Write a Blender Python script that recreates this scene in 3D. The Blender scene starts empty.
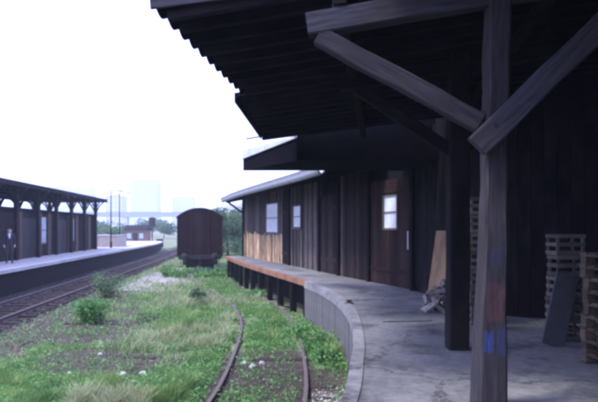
import bpy, bmesh, math, random
import numpy as np
from mathutils import Vector, Matrix, noise

R = math.radians
random.seed(7)
rng = np.random.default_rng(11)
scene = bpy.context.scene
COL = scene.collection

# ------------------------------------------------------------------ camera
EYE = 2.7                       # metres above rail top (standing on the 1.1 m dock)
cam_d = bpy.data.cameras.new('camera')
cam = bpy.data.objects.new('camera', cam_d)
COL.objects.link(cam)
cam.location = (0, 0, EYE)
cam.rotation_euler = (R(90), 0, 0)
cam_d.sensor_width = 36
cam_d.lens = 34.98
cam_d.shift_y = 0.0452
cam_d.clip_end = 3000
scene.camera = cam

# ------------------------------------------------------------------ sky, sun, exposure
SUN_EL, SUN_AZ = 55, 248        # azimuth clockwise from +Y : from the left, a little behind the camera
world = bpy.data.worlds.new('World')
scene.world = world
world.use_nodes = True
nt = world.node_tree
bg = nt.nodes['Background']
sky = nt.nodes.new('ShaderNodeTexSky')
sky.sky_type = 'NISHITA'
sky.sun_disc = False
sky.sun_elevation = R(SUN_EL)
sky.sun_rotation = R(SUN_AZ)
sky.air_density = 1.0
sky.dust_density = 3.0
sky.ozone_density = 1.0
veil = nt.nodes.new('ShaderNodeMix')
veil.data_type = 'RGBA'
veil.inputs[0].default_value = 0.72
veil.inputs[7].default_value = (5.9, 6.5, 13.4, 1)     # even overcast layer over the blue
nt.links.new(sky.outputs[0], veil.inputs[6])
nt.links.new(veil.outputs[2], bg.inputs[0])
bg.inputs[1].default_value = 0.12
sun_d = bpy.data.lights.new('sun', 'SUN')
sun_d.energy = 1.5
sun_d.angle = R(14)
sun_d.color = (1.0, 0.97, 0.96)
sun = bpy.data.objects.new('sun', sun_d)
COL.objects.link(sun)
sdir = Vector((math.sin(R(SUN_AZ)) * math.cos(R(SUN_EL)), math.cos(R(SUN_AZ)) * math.cos(R(SUN_EL)), math.sin(R(SUN_EL))))
sun.rotation_euler = (-sdir).to_track_quat('-Z', 'Y').to_euler()
sun.location = sdir * 50
vs = scene.view_settings
vs.view_transform = 'Standard'
vs.look = 'None'
vs.gamma = 1.0
vs.exposure = 1.6
scene.render.engine = 'CYCLES'
scene.cycles.use_denoising = True
scene.cycles.max_bounces = 6
scene.cycles.diffuse_bounces = 4
scene.cycles.volume_bounces = 2
scene.cycles.filter_width = 3.7

# ------------------------------------------------------------------ pixel helpers (photo 598 x 402)
F, CX, HY = 581.0, 299.0, 228.0
def gpt(u, v, z=0.0):
    d = F * (EYE - z) / (v - HY)
    return Vector(((u - CX) / F * d, d, z))
DOCK = 1.10

# ------------------------------------------------------------------ object helpers
def tag(o, label=None, cat=None, group=None, kind=None):
    if label: o['label'] = label
    if cat: o['category'] = cat
    if group: o['group'] = group
    if kind: o['kind'] = kind
    return o
def link(name, me, parent=None, loc=None, rot=None, mat=None):
    o = bpy.data.objects.new(name, me)
    COL.objects.link(o)
    if parent is not None: o.parent = parent
    if loc is not None: o.location = loc
    if rot is not None: o.rotation_euler = rot
    if mat is not None and me is not None and not me.materials: me.materials.append(mat)
    return o
def empty(name, loc=(0, 0, 0), rz=0.0):
    o = bpy.data.objects.new(name, None)
    COL.objects.link(o)
    o.location = loc
    o.rotation_euler = (0, 0, rz)
    o.empty_display_size = 0.2
    return o
def mesh(name, verts, faces, mat=None, smooth=False):
    me = bpy.data.meshes.new(name)
    me.from_pydata([tuple(v) for v in verts], [], [tuple(f) for f in faces])
    if mat: me.materials.append(mat)
    if smooth: me.polygons.foreach_set('use_smooth', [True] * len(me.polygons))
    me.update()
    return me
def from_bm(name, bm, mat=None, smooth=False):
    me = bpy.data.meshes.new(name)
    bmesh.ops.recalc_face_normals(bm, faces=bm.faces)
    bm.to_mesh(me); bm.free()
    if mat: me.materials.append(mat)
    if smooth: me.polygons.foreach_set('use_smooth', [True] * len(me.polygons))
    return me
_boxes = {}
def box_me(dx, dy, dz, mat, bevel=0.0):
    """box centred on x,y and standing on z = 0, shared between alike pieces"""
    k = (round(dx, 3), round(dy, 3), round(dz, 3), mat.name, bevel)
    if k in _boxes: return _boxes[k]
    bm = bmesh.new()
    bmesh.ops.create_cube(bm, size=1)
    for v in bm.verts:
        v.co = Vector((v.co.x * dx, v.co.y * dy, (v.co.z + .5) * dz))
    if bevel: bmesh.ops.bevel(bm, geom=list(bm.edges), offset=bevel, segments=1, affect='EDGES')
    me = from_bm('box', bm, mat)
    _boxes[k] = me
    return me
def box(name, loc, dims, mat, parent=None, rz=0.0, bevel=0.0, rx=0.0, ry=0.0):
    return link(name, box_me(*dims, mat, bevel), parent, loc, (rx, ry, rz))
def beam_me(name, L, w, h, mat, seg=6, jit=0.004, bevel=0.012, seed=0):
    """timber along local z, slightly uneven"""
    rr = random.Random(seed)
    bm = bmesh.new()
    rings = []
    for i in range(seg + 1):
        z = L * i / seg
        ring = []
        jx, jy = rr.uniform(-jit, jit), rr.uniform(-jit, jit)
        for sx, sy in ((-1, -1), (1, -1), (1, 1), (-1, 1)):
            for k in range(2):
                bx, by = (bevel, 0) if (k == 0) == ((sx * sy) < 0) else (0, bevel)
                ring.append(bm.verts.new((sx * (w / 2 - bx) + jx + rr.uniform(-jit, jit) * .6,
                                          sy * (h / 2 - by) + jy + rr.uniform(-jit, jit) * .6, z)))
        rings.append(ring)
    # order each ring by angle
    for i, r in enumerate(rings):
        c = Vector((sum(v.co.x for v in r) / 8, sum(v.co.y for v in r) / 8, 0))
        rings[i] = sorted(r, key=lambda v: math.atan2(v.co.y - c.y, v.co.x - c.x))
    for a, b in zip(rings[:-1], rings[1:]):
        for k in range(8):
            bm.faces.new((a[k], a[(k + 1) % 8], b[(k + 1) % 8], b[k]))
    bm.faces.new(rings[0][::-1]); bm.faces.new(rings[-1])
    return from_bm(name, bm, mat)
def taper(o, k0, L):
    for v in o.data.vertices:
        k = 1 + (k0 - 1) * max(0, 1 - v.co.z / L) ** 1.5
        v.co.x *= k; v.co.y *= k
    return o
def beam(name, p0, p1, w, h, mat, parent=None, roll_ref=None, **kw):
    """timber from p0 to p1; w lies across roll_ref, h along it"""
    p0, p1 = Vector(p0), Vector(p1)
    z = (p1 - p0); L = z.length; z.normalize()
    ref = Vector(roll_ref) if roll_ref else (Vector((0, 0, 1)) if abs(z.z) < .9 else Vector((0, 1, 0)))
    x = ref.cross(z).normalized()
    y = z.cross(x)
    m = Matrix((x, y, z)).transposed().to_4x4()
    m.translation = p0
    o = link(name, beam_me(name, L, w, h, mat, seed=int(L * 1000), **kw), None)
    if parent is not None:
        o.parent = parent
        o.matrix_local = Matrix.Translation(-Vector(parent.location)) @ m if not parent.rotation_euler.z else m
    else:
        o.matrix_world = m
    return o
def tube_me(name, pts, rad, mat, n=8, smooth=True):
    pts = [Vector(p) for p in pts]
    rads = rad if isinstance(rad, (list, tuple)) else [rad] * len(pts)
    vs_, fs = [], []
    for i, p in enumerate(pts):
        t = (pts[min(i + 1, len(pts) - 1)] - pts[max(i - 1, 0)]).normalized()
        a = t.cross(Vector((0, 0, 1)) if abs(t.z) < .95 else Vector((1, 0, 0))).normalized()
        b = t.cross(a)
        for k in range(n):
            an = 2 * math.pi * k / n
            vs_.append(p + a * math.cos(an) * rads[i] + b * math.sin(an) * rads[i])
    for i in range(len(pts) - 1):
        for k in range(n):
            fs.append((i * n + k, i * n + (k + 1) % n, (i + 1) * n + (k + 1) % n, (i + 1) * n + k))
    fs.append(tuple(range(n))[::-1]); fs.append(tuple(range((len(pts) - 1) * n, len(pts) * n)))
    return mesh(name, vs_, fs, mat, smooth)
def prism_me(name, poly, z0, z1, mat):
    """poly: list of (x, y); z0/z1 numbers or functions of (x, y)"""
    g0 = z0 if callable(z0) else (lambda x, y: z0)
    g1 = z1 if callable(z1) else (lambda x, y: z1)
    bm = bmesh.new()
    lo = [bm.verts.new((x, y, g0(x, y))) for x, y in poly]
    hi = [bm.verts.new((x, y, g1(x, y))) for x, y in poly]
    n = len(poly)
    f1 = bm.faces.new(lo[::-1]); f2 = bm.faces.new(hi)
    for i in range(n):
        bm.faces.new((lo[i], lo[(i + 1) % n], hi[(i + 1) % n], hi[i]))
    bmesh.ops.triangulate(bm, faces=[f1, f2])
    return from_bm(name, bm, mat)
def catmull(pts, n=8):
    pts = [Vector(p) for p in pts]
    P = [pts[0] * 2 - pts[1]] + pts + [pts[-1] * 2 - pts[-2]]
    out = []
    for i in range(1, len(P) - 2):
        a, b, c, d = P[i - 1], P[i], P[i + 1], P[i + 2]
        for k in range(n):
            t = k / n
            out.append(.5 * ((2 * b) + (c - a) * t + (2 * a - 5 * b + 4 * c - d) * t * t + (3 * b - a - 3 * c + d) * t ** 3))
    out.append(pts[-1].copy())
    return out
class Path:
    def __init__(self, pts):
        self.p = [Vector(q) for q in pts]
        self.s = [0]
        for a, b in zip(self.p[:-1], self.p[1:]): self.s.append(self.s[-1] + (b - a).length)
        self.L = self.s[-1]
    def at(self, s):
        s = min(max(s, 0), self.L - 1e-6)
        for i in range(len(self.s) - 1):
            if s < self.s[i + 1]: break
        t = (s - self.s[i]) / (self.s[i + 1] - self.s[i])
        return self.p[i].lerp(self.p[i + 1], t), (self.p[i + 1] - self.p[i]).normalized()
    def s_at_y(self, y):
        return min(range(0, 2001), key=lambda k: abs(self.at(self.L * k / 2000)[0].y - y)) * self.L / 2000
    def s_at_u(self, u):
        def f(k):
            p = self.at(self.L * k / 2000)[0]
            return abs(p.x / p.y * F + CX - u) if p.y > 1 else 1e9
        return min(range(0, 2001), key=f) * self.L / 2000
    def offset(self, dist):
        out = []
        for i, p in enumerate(self.p):
            t = (self.p[min(i + 1, len(self.p) - 1)] - self.p[max(i - 1, 0)]).normalized()
            out.append(p + Vector((t.y, -t.x, 0)) * dist)
        return Path(out)

# ------------------------------------------------------------------ materials
def new_mat(name):
    m = bpy.data.materials.new(name)
    m.use_nodes = True
    t = m.node_tree
    b = t.nodes['Principled BSDF']
    return m, t, b
def ramp(t, stops):
    n = t.nodes.new('ShaderNodeValToRGB')
    e = n.color_ramp.elements
    while len(e) < len(stops): e.new(.5)
    for k, (p, c) in enumerate(stops):
        e[k].position = p
        e[k].color = (*c, 1)
    return n
def coords(t, scale=(1, 1, 1), gen='Object'):
    c = t.nodes.new('ShaderNodeTexCoord')
    mp = t.nodes.new('ShaderNodeMapping')
    mp.inputs['Scale'].default_value = scale
    t.links.new(c.outputs[gen], mp.inputs[0])
    return mp
def noise_n(t, mp, scale, detail=6, rough=.6):
    n = t.nodes.new('ShaderNodeTexNoise')
    n.inputs['Scale'].default_value = scale
    n.inputs['Detail'].default_value = detail
    n.inputs['Roughness'].default_value = rough
    if mp: t.links.new(mp.outputs[0], n.inputs[0])
    return n
def mixc(t, fac, a, b, blend='MIX'):
    n = t.nodes.new('ShaderNodeMix')
    n.data_type = 'RGBA'
    n.blend_type = blend
    for sock, val in ((0, fac), (6, a), (7, b)):
        if isinstance(val, (int, float)): n.inputs[sock].default_value = val
        elif isinstance(val, tuple): n.inputs[sock].default_value = (*val, 1)
        else: t.links.new(val, n.inputs[sock])
    return n.outputs[2]
def bump(t, b, h, strength=.3, dist=.01):
    n = t.nodes.new('ShaderNodeBump')
    n.inputs['Strength'].default_value = strength
    n.inputs['Distance'].default_value = dist
    t.links.new(h, n.inputs['Height'])
    t.links.new(n.outputs[0], b.inputs['Normal'])
def wood(name, dark, light, rough=.85, grain=(14, 14, 1.2), vary=.35, stain=(.03, .025, .022), stain_amt=.5):
    """grain runs along local z; every board gets its own tone"""
    m, t, b = new_mat(name)
    info = t.nodes.new('ShaderNodeObjectInfo')
    c = t.nodes.new('ShaderNodeTexCoord')
    add = t.nodes.new('ShaderNodeVectorMath'); add.operation = 'MULTIPLY_ADD'
    t.links.new(info.outputs['Random'], add.inputs[0])
    add.inputs[1].default_value = (31, 17, 23)
    t.links.new(c.outputs['Object'], add.inputs[2])
    mp = t.nodes.new('ShaderNodeMapping'); mp.inputs['Scale'].default_value = grain
    t.links.new(add.outputs[0], mp.inputs[0])
    n1 = noise_n(t, mp, 2.2, 8, .65)
    r = ramp(t, [(.28, dark), (.72, light)])
    t.links.new(n1.outputs[0], r.inputs[0])
    mp2 = t.nodes.new('ShaderNodeMapping'); mp2.inputs['Scale'].default_value = (1, 1, .5)
    t.links.new(add.outputs[0], mp2.inputs[0])
    n2 = noise_n(t, mp2, 2.5, 5, .6)
    r2 = ramp(t, [(.42, (0, 0, 0)), (.68, (1, 1, 1))])
    t.links.new(n2.outputs[0], r2.inputs[0])
    mul = t.nodes.new('ShaderNodeMath'); mul.operation = 'MULTIPLY'
    t.links.new(r2.outputs[0], mul.inputs[0]); mul.inputs[1].default_value = stain_amt
    col = mixc(t, mul.outputs[0], r.outputs[0], stain)
    hv = t.nodes.new('ShaderNodeHueSaturation')
    mr = t.nodes.new('ShaderNodeMapRange')
    t.links.new(info.outputs['Random'], mr.inputs[0])
    mr.inputs[3].default_value = 1 - vary; mr.inputs[4].default_value = 1 + vary
    t.links.new(mr.outputs[0], hv.inputs['Value'])
    t.links.new(col, hv.inputs['Color'])
    t.links.new(hv.outputs[0], b.inputs['Base Color'])
    b.inputs['Roughness'].default_value = rough
    b.inputs['Specular IOR Level'].default_value = .08
    bump(t, b, n1.outputs[0], .5, .008)
    return m
def plain(name, c1, c2=None, scale=6, rough=.7, metal=0.0, bump_s=.15, spec=.12, vary=0.0):
    m, t, b = new_mat(name)
    mp = coords(t)
    n = noise_n(t, mp, scale, 7, .65)
    r = ramp(t, [(.3, c1), (.7, c2 or tuple(min(1, x * 1.35) for x in c1))])
    t.links.new(n.outputs[0], r.inputs[0])
    col = r.outputs[0]
    if vary:
        info = t.nodes.new('ShaderNodeObjectInfo')
        hv = t.nodes.new('ShaderNodeHueSaturation')
        mr = t.nodes.new('ShaderNodeMapRange')
        t.links.new(info.outputs['Random'], mr.inputs[0])
        mr.inputs[3].default_value = 1 - vary; mr.inputs[4].default_value = 1 + vary
        t.links.new(mr.outputs[0], hv.inputs['Value'])
        t.links.new(col, hv.inputs['Color'])
        col = hv.outputs[0]
    t.links.new(col, b.inputs['Base Color'])
    b.inputs['Roughness'].default_value = rough
    b.inputs['Metallic'].default_value = metal
    b.inputs['Specular IOR Level'].default_value = spec
    if bump_s: bump(t, b, n.outputs[0], bump_s, .02)
    return m

M = {}
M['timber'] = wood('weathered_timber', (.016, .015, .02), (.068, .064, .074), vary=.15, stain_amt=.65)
M['dark_timber'] = wood('shade_dark_timber', (.0028, .0026, .0036), (.008, .0075, .0095), vary=.2)  # near-black: the shade under the roofs is put into the timber colour
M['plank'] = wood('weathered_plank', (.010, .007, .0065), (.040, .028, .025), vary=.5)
M['plank_far'] = wood('pale_lit_plank', (.028, .021, .019), (.13, .108, .098), vary=.8)  # weathered, and paler still with the far end's stronger daylight in the colour
M['plank_red'] = wood('red_brown_plank', (.014, .0085, .0075), (.047, .028, .024), vary=.3)
M['raw'] = wood('raw_board', (.17, .10, .058), (.58, .43, .27), vary=.65, stain=(.05, .035, .025), stain_amt=.75)
M['raw_old'] = wood('old_pale_board', (.20, .12, .065), (.40, .27, .15), vary=.05, stain=(.06, .045, .035), stain_amt=.7)
M['edge_wood'] = wood('red_edge_timber', (.20, .095, .055), (.38, .20, .12), vary=.12, stain=(.10, .06, .045), stain_amt=.7)
M['pallet'] = wood('pallet_wood', (.05, .037, .026), (.13, .10, .072), vary=.35)
M['crate'] = wood('crate_wood', (.065, .057, .05), (.165, .148, .13), vary=.3)
M['sleeper'] = wood('old_sleeper_wood', (.022, .017, .016), (.07, .052, .047), vary=.25)
M['deck'] = plain('roofing_deck', (.0026, .0025, .0038), (.006, .0058, .008), 3, .95, 0, .15, .04)
M['zinc'] = plain('zinc_sheet', (.38, .40, .43), (.58, .6, .62), 4, .45, .15, .05, .5)
M['zinc_pale'] = plain('pale_painted_metal', (.36, .37, .40), (.5, .51, .54), 4, .5, 0, .05, .5)
M['board_grey'] = plain('grey_board', (.05, .05, .053), (.09, .09, .094), 5, .8)
M['rust'] = plain('rusty_steel', (.06, .045, .04), (.17, .135, .12), 18, .75, .2, .2, .4)
M['rail_top'] = plain('rail_steel', (.30, .28, .27), (.48, .46, .44), 12, .4, .8, .08, .5)
M['pane_white'] = plain('pale_glass', (.62, .65, .68), (.82, .84, .85), 5, .25, 0, .03, .6)  # pale base colour for the shed panes
M['frame'] = plain('window_frame_paint', (.10, .09, .085), (.19, .175, .16), 9, .7)
M['wagon'] = wood('wagon_plank', (.016, .0075, .0075), (.042, .02, .019), vary=.35, grain=(9, 9, 1))
M['wagon_roof'] = plain('wagon_roof_felt', (.03, .025, .026), (.06, .053, .052), 5, .85)
M['iron'] = plain('dark_iron', (.02, .019, .02), (.06, .055, .052), 14, .65, .3)
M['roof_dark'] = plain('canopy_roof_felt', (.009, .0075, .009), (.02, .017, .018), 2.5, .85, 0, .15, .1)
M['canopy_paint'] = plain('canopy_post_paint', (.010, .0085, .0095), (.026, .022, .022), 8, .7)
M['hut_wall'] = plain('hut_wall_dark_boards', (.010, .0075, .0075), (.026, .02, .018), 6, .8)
M['hut_pilaster'] = plain('hut_brick_pilaster', (.06, .038, .033), (.12, .08, .068), 9, .85)
M['pane'] = plain('window_glass_blue', (.30, .36, .42), (.5, .56, .62), 3, .12, 0, .02, .8)
M['far_pane'] = plain('far_window_glass', (.36, .37, .39), (.41, .42, .44), .5, .3, 0, 0)
M['dark_door'] = plain('dark_door_paint', (.02, .018, .02), (.045, .04, .04), 7, .6)
M['asphalt'] = plain('platform_asphalt', (.30, .285, .275), (.46, .44, .43), 1.6, .85, 0, .2)
M['coping'] = plain('coping_stone', (.36, .345, .33), (.5, .48, .46), 7, .85, 0, .2, .3, .15)
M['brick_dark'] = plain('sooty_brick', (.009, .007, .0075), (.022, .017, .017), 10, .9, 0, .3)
M['brick_red'] = plain('red_brick', (.16, .09, .078), (.25, .15, .13), 12, .9, 0, .3)
M['brick_tan'] = plain('tan_plaster', (.30, .25, .22), (.42, .37, .33), 4, .9)
M['tower'] = plain('tower_concrete', (.47, .44, .46), (.53, .50, .52), .2, .85, 0, 0)
M['bridge'] = plain('bridge_paint', (.22, .23, .26), (.3, .31, .34), 1, .7)
M['stone'] = plain('pale_stone', (.36, .345, .325), (.56, .54, .51), 9, .85, 0, .4, .3, .2)
M['gravel'] = plain('gravel_chips', (.26, .235, .22), (.46, .44, .41), 3, .9, 0, .3)
M['clod'] = plain('soil_clod', (.03, .024, .02), (.15, .124, .105), 2.2, .95, 0, .3)
M['rubble'] = plain('broken_brick', (.05, .042, .038), (.30, .27, .25), 9, .9, 0, .4, .3, .7)
M['bark'] = plain('bark', (.06, .05, .042), (.13, .11, .09), 14, .9, 0, .5)
M['skin'] = plain('skin', (.50, .33, .25), (.58, .40, .31), 8, .6, 0, 0)
M['coat'] = plain('dark_coat', (.025, .026, .035), (.05, .05, .06), 12, .9)
M['trousers'] = plain('grey_trousers', (.035, .034, .04), (.06, .058, .065), 12, .9)
M['shirt'] = plain('pale_shirt', (.55, .56, .6), (.7, .7, .74), 8, .85)
M['hair'] = plain('dark_hair', (.03, .02, .015), (.06, .045, .03), 30, .7)
M['ballast'] = plain('ballast_stone', (.03, .026, .026), (.10, .085, .08), 22, .95, 0, .6)

def leaf_mat(name, c1, c2, scale=1.3):
    m, t, b = new_mat(name)
    mp = coords(t)
    n = noise_n(t, mp, scale, 4, .7)
    r = ramp(t, [(.3, c1), (.7, c2)])
    t.links.new(n.outputs[0], r.inputs[0])
    t.links.new(r.outputs[0], b.inputs['Base Color'])
    b.inputs['Roughness'].default_value = .6
    b.inputs['Specular IOR Level'].default_value = .25
    tr = t.nodes.new('ShaderNodeBsdfTranslucent')
    t.links.new(r.outputs[0], tr.inputs[0])
    mx = t.nodes.new('ShaderNodeMixShader'); mx.inputs[0].default_value = .3
    t.links.new(b.outputs[0], mx.inputs[1]); t.links.new(tr.outputs[0], mx.inputs[2])
    t.links.new(mx.outputs[0], t.nodes['Material Output'].inputs[0])
    return m
M['grass'] = leaf_mat('grass_blades', (.06, .17, .045), (.34, .46, .15), 1.1)
M['grass_dry'] = leaf_mat('dry_grass_blades', (.26, .28, .14), (.58, .58, .36), .9)
M['weed'] = leaf_mat('weed_leaves', (.05, .18, .045), (.22, .42, .13), 1.8)
M['leaf'] = leaf_mat('tree_leaves', (.035, .085, .04), (.11, .18, .08), .7)
M['leaf2'] = leaf_mat('tree_leaves_pale', (.06, .13, .055), (.17, .25, .11), .5)

# near post : weathered timber with blue and red paint marks at hand height
def post_mat():
    m = wood('painted_near_post', (.016, .0145, .017), (.066, .060, .066), vary=.02, stain_amt=.65)
    t = m.node_tree; b = t.nodes['Principled BSDF']
    col = b.inputs['Base Color'].links[0].from_socket
    c = t.nodes.new('ShaderNodeTexCoord')
    sep = t.nodes.new('ShaderNodeSeparateXYZ'); t.links.new(c.outputs['Object'], sep.inputs[0])
    n = noise_n(t, None, 22, 6, .8); t.links.new(c.outputs['Object'], n.inputs[0])
    wm = t.nodes.new('ShaderNodeMapping'); wm.inputs['Scale'].default_value = (26, 26, 7); t.links.new(c.outputs['Object'], wm.inputs[0])
    wear = noise_n(t, wm, 1.0, 7, .75)
    def band(z0, z1, x0, x1, thr):
        def rg(sock, a, bb):
            g = t.nodes.new('ShaderNodeMath'); g.operation = 'GREATER_THAN'; t.links.new(sock, g.inputs[0]); g.inputs[1].default_value = a
            l = t.nodes.new('ShaderNodeMath'); l.operation = 'LESS_THAN'; t.links.new(sock, l.inputs[0]); l.inputs[1].default_value = bb
            k = t.nodes.new('ShaderNodeMath'); k.operation = 'MULTIPLY'; t.links.new(g.outputs[0], k.inputs[0]); t.links.new(l.outputs[0], k.inputs[1])
            return k.outputs[0]
        z = t.nodes.new('ShaderNodeMath'); z.operation = 'MULTIPLY_ADD'
        t.links.new(n.outputs[0], z.inputs[0]); z.inputs[1].default_value = .18; t.links.new(sep.outputs[2], z.inputs[2])
        x = t.nodes.new('ShaderNodeMath'); x.operation = 'MULTIPLY_ADD'
        t.links.new(n.outputs[0], x.inputs[0]); x.inputs[1].default_value = .05; t.links.new(sep.outputs[0], x.inputs[2])
        k = t.nodes.new('ShaderNodeMath'); k.operation = 'MULTIPLY'
        t.links.new(rg(z.outputs[0], z0, z1), k.inputs[0]); t.links.new(rg(x.outputs[0], x0, x1), k.inputs[1])
        s = t.nodes.new('ShaderNodeMath'); s.operation = 'MULTIPLY'; t.links.new(k.outputs[0], s.inputs[0])
        wr = t.nodes.new('ShaderNodeMapRange'); t.links.new(wear.outputs[0], wr.inputs[0])
        wr.inputs[1].default_value = .36; wr.inputs[2].default_value = .62; wr.inputs[3].default_value = thr * 1.25; wr.inputs[4].default_value = 0
        t.links.new(wr.outputs[0], s.inputs[1])
        return s.outputs[0]
    # heights above the dock (plus about .09 of noise offset)
    col = mixc(t, band(.88, 1.22, -.05, .12, .24), col, (.20, .045, .05))
    col = mixc(t, band(1.36, 1.52, -.03, .10, .2), col, (.04, .06, .22))
    col = mixc(t, band(.62, .80, -.07, .02, .6), col, (.03, .08, .33))
    col = mixc(t, band(.60, .82, .045, .13, .22), col, (.03, .07, .28))
    t.links.new(col, b.inputs['Base Color'])
    return m
M['post'] = post_mat()

def concrete_mat(name, c1, c2, dark):
    m, t, b = new_mat(name)
    mp = coords(t)
    n1 = noise_n(t, mp, .55, 8, .62)
    n2 = noise_n(t, mp, 9, 8, .7)
    n3 = noise_n(t, mp, 1.6, 6, .7)
    r = ramp(t, [(.3, c1), (.7, c2)]); t.links.new(n1.outputs[0], r.inputs[0])
    r3 = ramp(t, [(.5, (0, 0, 0)), (.66, (1, 1, 1))]); t.links.new(n3.outputs[0], r3.inputs[0])
    k = t.nodes.new('ShaderNodeMath'); k.operation = 'MULTIPLY'; t.links.new(r3.outputs[0], k.inputs[0]); k.inputs[1].default_value = .78
    col = mixc(t, k.outputs[0], r.outputs[0], dark)
    r2 = ramp(t, [(.3, (.7, .7, .7)), (.7, (1.2, 1.2, 1.2))]); t.links.new(n2.outputs[0], r2.inputs[0])
    col = mixc(t, 1.0, col, r2.outputs[0], 'MULTIPLY')
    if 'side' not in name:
        dn = noise_n(t, mp, 2.2, 5, .7)
        av = t.nodes.new('ShaderNodeVectorMath'); av.operation = 'MULTIPLY_ADD'
        t.links.new(dn.outputs[1], av.inputs[0]); av.inputs[1].default_value = (.7, .7, .7)
        tc = t.nodes.new('ShaderNodeTexCoord'); t.links.new(tc.outputs['Object'], av.inputs[2])
        vo = t.nodes.new('ShaderNodeTexVoronoi'); vo.feature = 'DISTANCE_TO_EDGE'; vo.inputs['Scale'].default_value = .42
        t.links.new(av.outputs[0], vo.inputs['Vector'])
        rc = ramp(t, [(.004, (.32, .31, .3)), (.013, (1, 1, 1))]); t.links.new(vo.outputs['Distance'], rc.inputs[0])
        col = mixc(t, .85, col, rc.outputs[0], 'MULTIPLY')
    ms = coords(t, (7, 7, .5)); n4 = noise_n(t, ms, 1.0, 6, .7)
    r4 = ramp(t, [(.46, (1, 1, 1)), (.7, (.5, .49, .47))]); t.links.new(n4.outputs[0], r4.inputs[0])
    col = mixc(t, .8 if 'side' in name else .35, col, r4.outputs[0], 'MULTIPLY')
    t.links.new(col, b.inputs['Base Color'])
    b.inputs['Roughness'].default_value = .85
    bump(t, b, n2.outputs[0], .6, .02)
    return m
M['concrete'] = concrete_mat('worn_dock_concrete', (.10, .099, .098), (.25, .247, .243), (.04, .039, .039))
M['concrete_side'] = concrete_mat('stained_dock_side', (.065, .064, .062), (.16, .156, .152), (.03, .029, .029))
M['concrete_rim'] = concrete_mat('pale_dock_rim', (.15, .148, .146), (.30, .296, .29), (.07, .069, .068))

def ground_mat():
    m, t, b = new_mat('yard_ground')
    c = t.nodes.new('ShaderNodeTexCoord')
    a1 = t.nodes.new('ShaderNodeAttribute'); a1.attribute_name = 'green'
    a2 = t.nodes.new('ShaderNodeAttribute'); a2.attribute_name = 'gravel'
    a3 = t.nodes.new('ShaderNodeAttribute'); a3.attribute_name = 'dark'
    def nz(s, d=7, r=.65):
        n = noise_n(t, None, s, d, r); t.links.new(c.outputs['Object'], n.inputs[0]); return n
    big, fine, mid = nz(.5), nz(14, 8, .75), nz(3.5)
    soil = ramp(t, [(.28, (.026, .021, .017)), (.52, (.085, .068, .056)), (.75, (.18, .15, .128))]); t.links.new(fine.outputs[0], soil.inputs[0])
    straw = ramp(t, [(.35, (.13, .14, .075)), (.7, (.36, .35, .23))]); t.links.new(fine.outputs[0], straw.inputs[0])
    gr = ramp(t, [(.3, (.06, .095, .045)), (.7, (.19, .23, .12))]); t.links.new(mid.outputs[0], gr.inputs[0])
    grav = ramp(t, [(.3, (.14, .12, .11)), (.5, (.34, .31, .29)), (.72, (.56, .54, .51))]); t.links.new(fine.outputs[0], grav.inputs[0])
    bal = ramp(t, [(.35, (.015, .012, .013)), (.7, (.065, .054, .053))]); t.links.new(fine.outputs[0], bal.inputs[0])
    def soft(att, lo=.28, hi=.72):
        ad = t.nodes.new('ShaderNodeMath'); ad.operation = 'MULTIPLY_ADD'
        t.links.new(mid.outputs[0], ad.inputs[0]); ad.inputs[1].default_value = .9
        sb = t.nodes.new('ShaderNodeMath'); sb.operation = 'SUBTRACT'; t.links.new(att.outputs['Fac'], sb.inputs[0]); sb.inputs[1].default_value = .45
        t.links.new(sb.outputs[0], ad.inputs[2])
        mr = t.nodes.new('ShaderNodeMapRange'); t.links.new(ad.outputs[0], mr.inputs[0])
        mr.inputs[1].default_value = lo; mr.inputs[2].default_value = hi
        return mr.outputs[0]
    sr = ramp(t, [(.44, (0, 0, 0)), (.6, (1, 1, 1))]); t.links.new(big.outputs[0], sr.inputs[0])
    grs = mixc(t, sr.outputs[0], gr.outputs[0], straw.outputs[0])
    col = mixc(t, soft(a1), soil.outputs[0], grs)
    col = mixc(t, soft(a2), col, grav.outputs[0])
    col = mixc(t, soft(a3), col, bal.outputs[0])
    t.links.new(col, b.inputs['Base Color'])
    b.inputs['Roughness'].default_value = .95
    b.inputs['Specular IOR Level'].default_value = .1
    bump(t, b, fine.outputs[0], .7, .04)
    return m
M['ground'] = ground_mat()

# ------------------------------------------------------------------ layout curves
edge_pts = [(-5.2, -9), (-3.6, -6), (-2.2, -3), (-.95, 0), (-.18, 2.6), (.404, 5.34), (.62, 6.78), (.837, 8.68), (.98, 11.6), (.77, 14.5), (.18, 17.5), (-1.22, 22.1), (-2.7, 27.2), (-4.2, 33.2)]
EDGE = Path(catmull([(x, y, 0) for x, y in edge_pts], 8))
wall_pts = [(11, -9), (11, 2.5), (11, 7), (10.2, 9.2), (8, 9.9), (5.2, 10.1), (3.95, 10.5), (3.45, 11.3), (3.2, 13), (2.94, 15), (2.15, 17.4), (1.33, 19.8), (.08, 23.8), (-1.5, 28.4), (-3.14, 33.2)]
WALL = Path(catmull([(x, y, 0) for x, y in wall_pts], 8))
track_pts = [(-8, -16), (-4.2, -8), (-2.2, -2), (-1.05, 4), (-.66, 9), (-.635, 11.9), (-.78, 15.4), (-1.08, 18), (-1.7, 20.9), (-2.75, 24.5), (-4.0, 28.2), (-5.0, 31.3), (-5.78, 34.5), (-6.45, 38.5), (-7.4, 45), (-9.4, 60), (-13.5, 95), (-18, 140)]
TRACK = Path(catmull([(x, y, 0) for x, y in track_pts], 6))
SL = -.091                                   # direction of the main line: x = x0 + SL * y
def main_x(x0, y): return x0 + SL * y
MAIN = Path([(main_x(-8.05, y), y, 0) for y in (-30, 0, 40, 80, 120)] + [(-23.5, 170, 0), (-32, 230, 0)])
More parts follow.
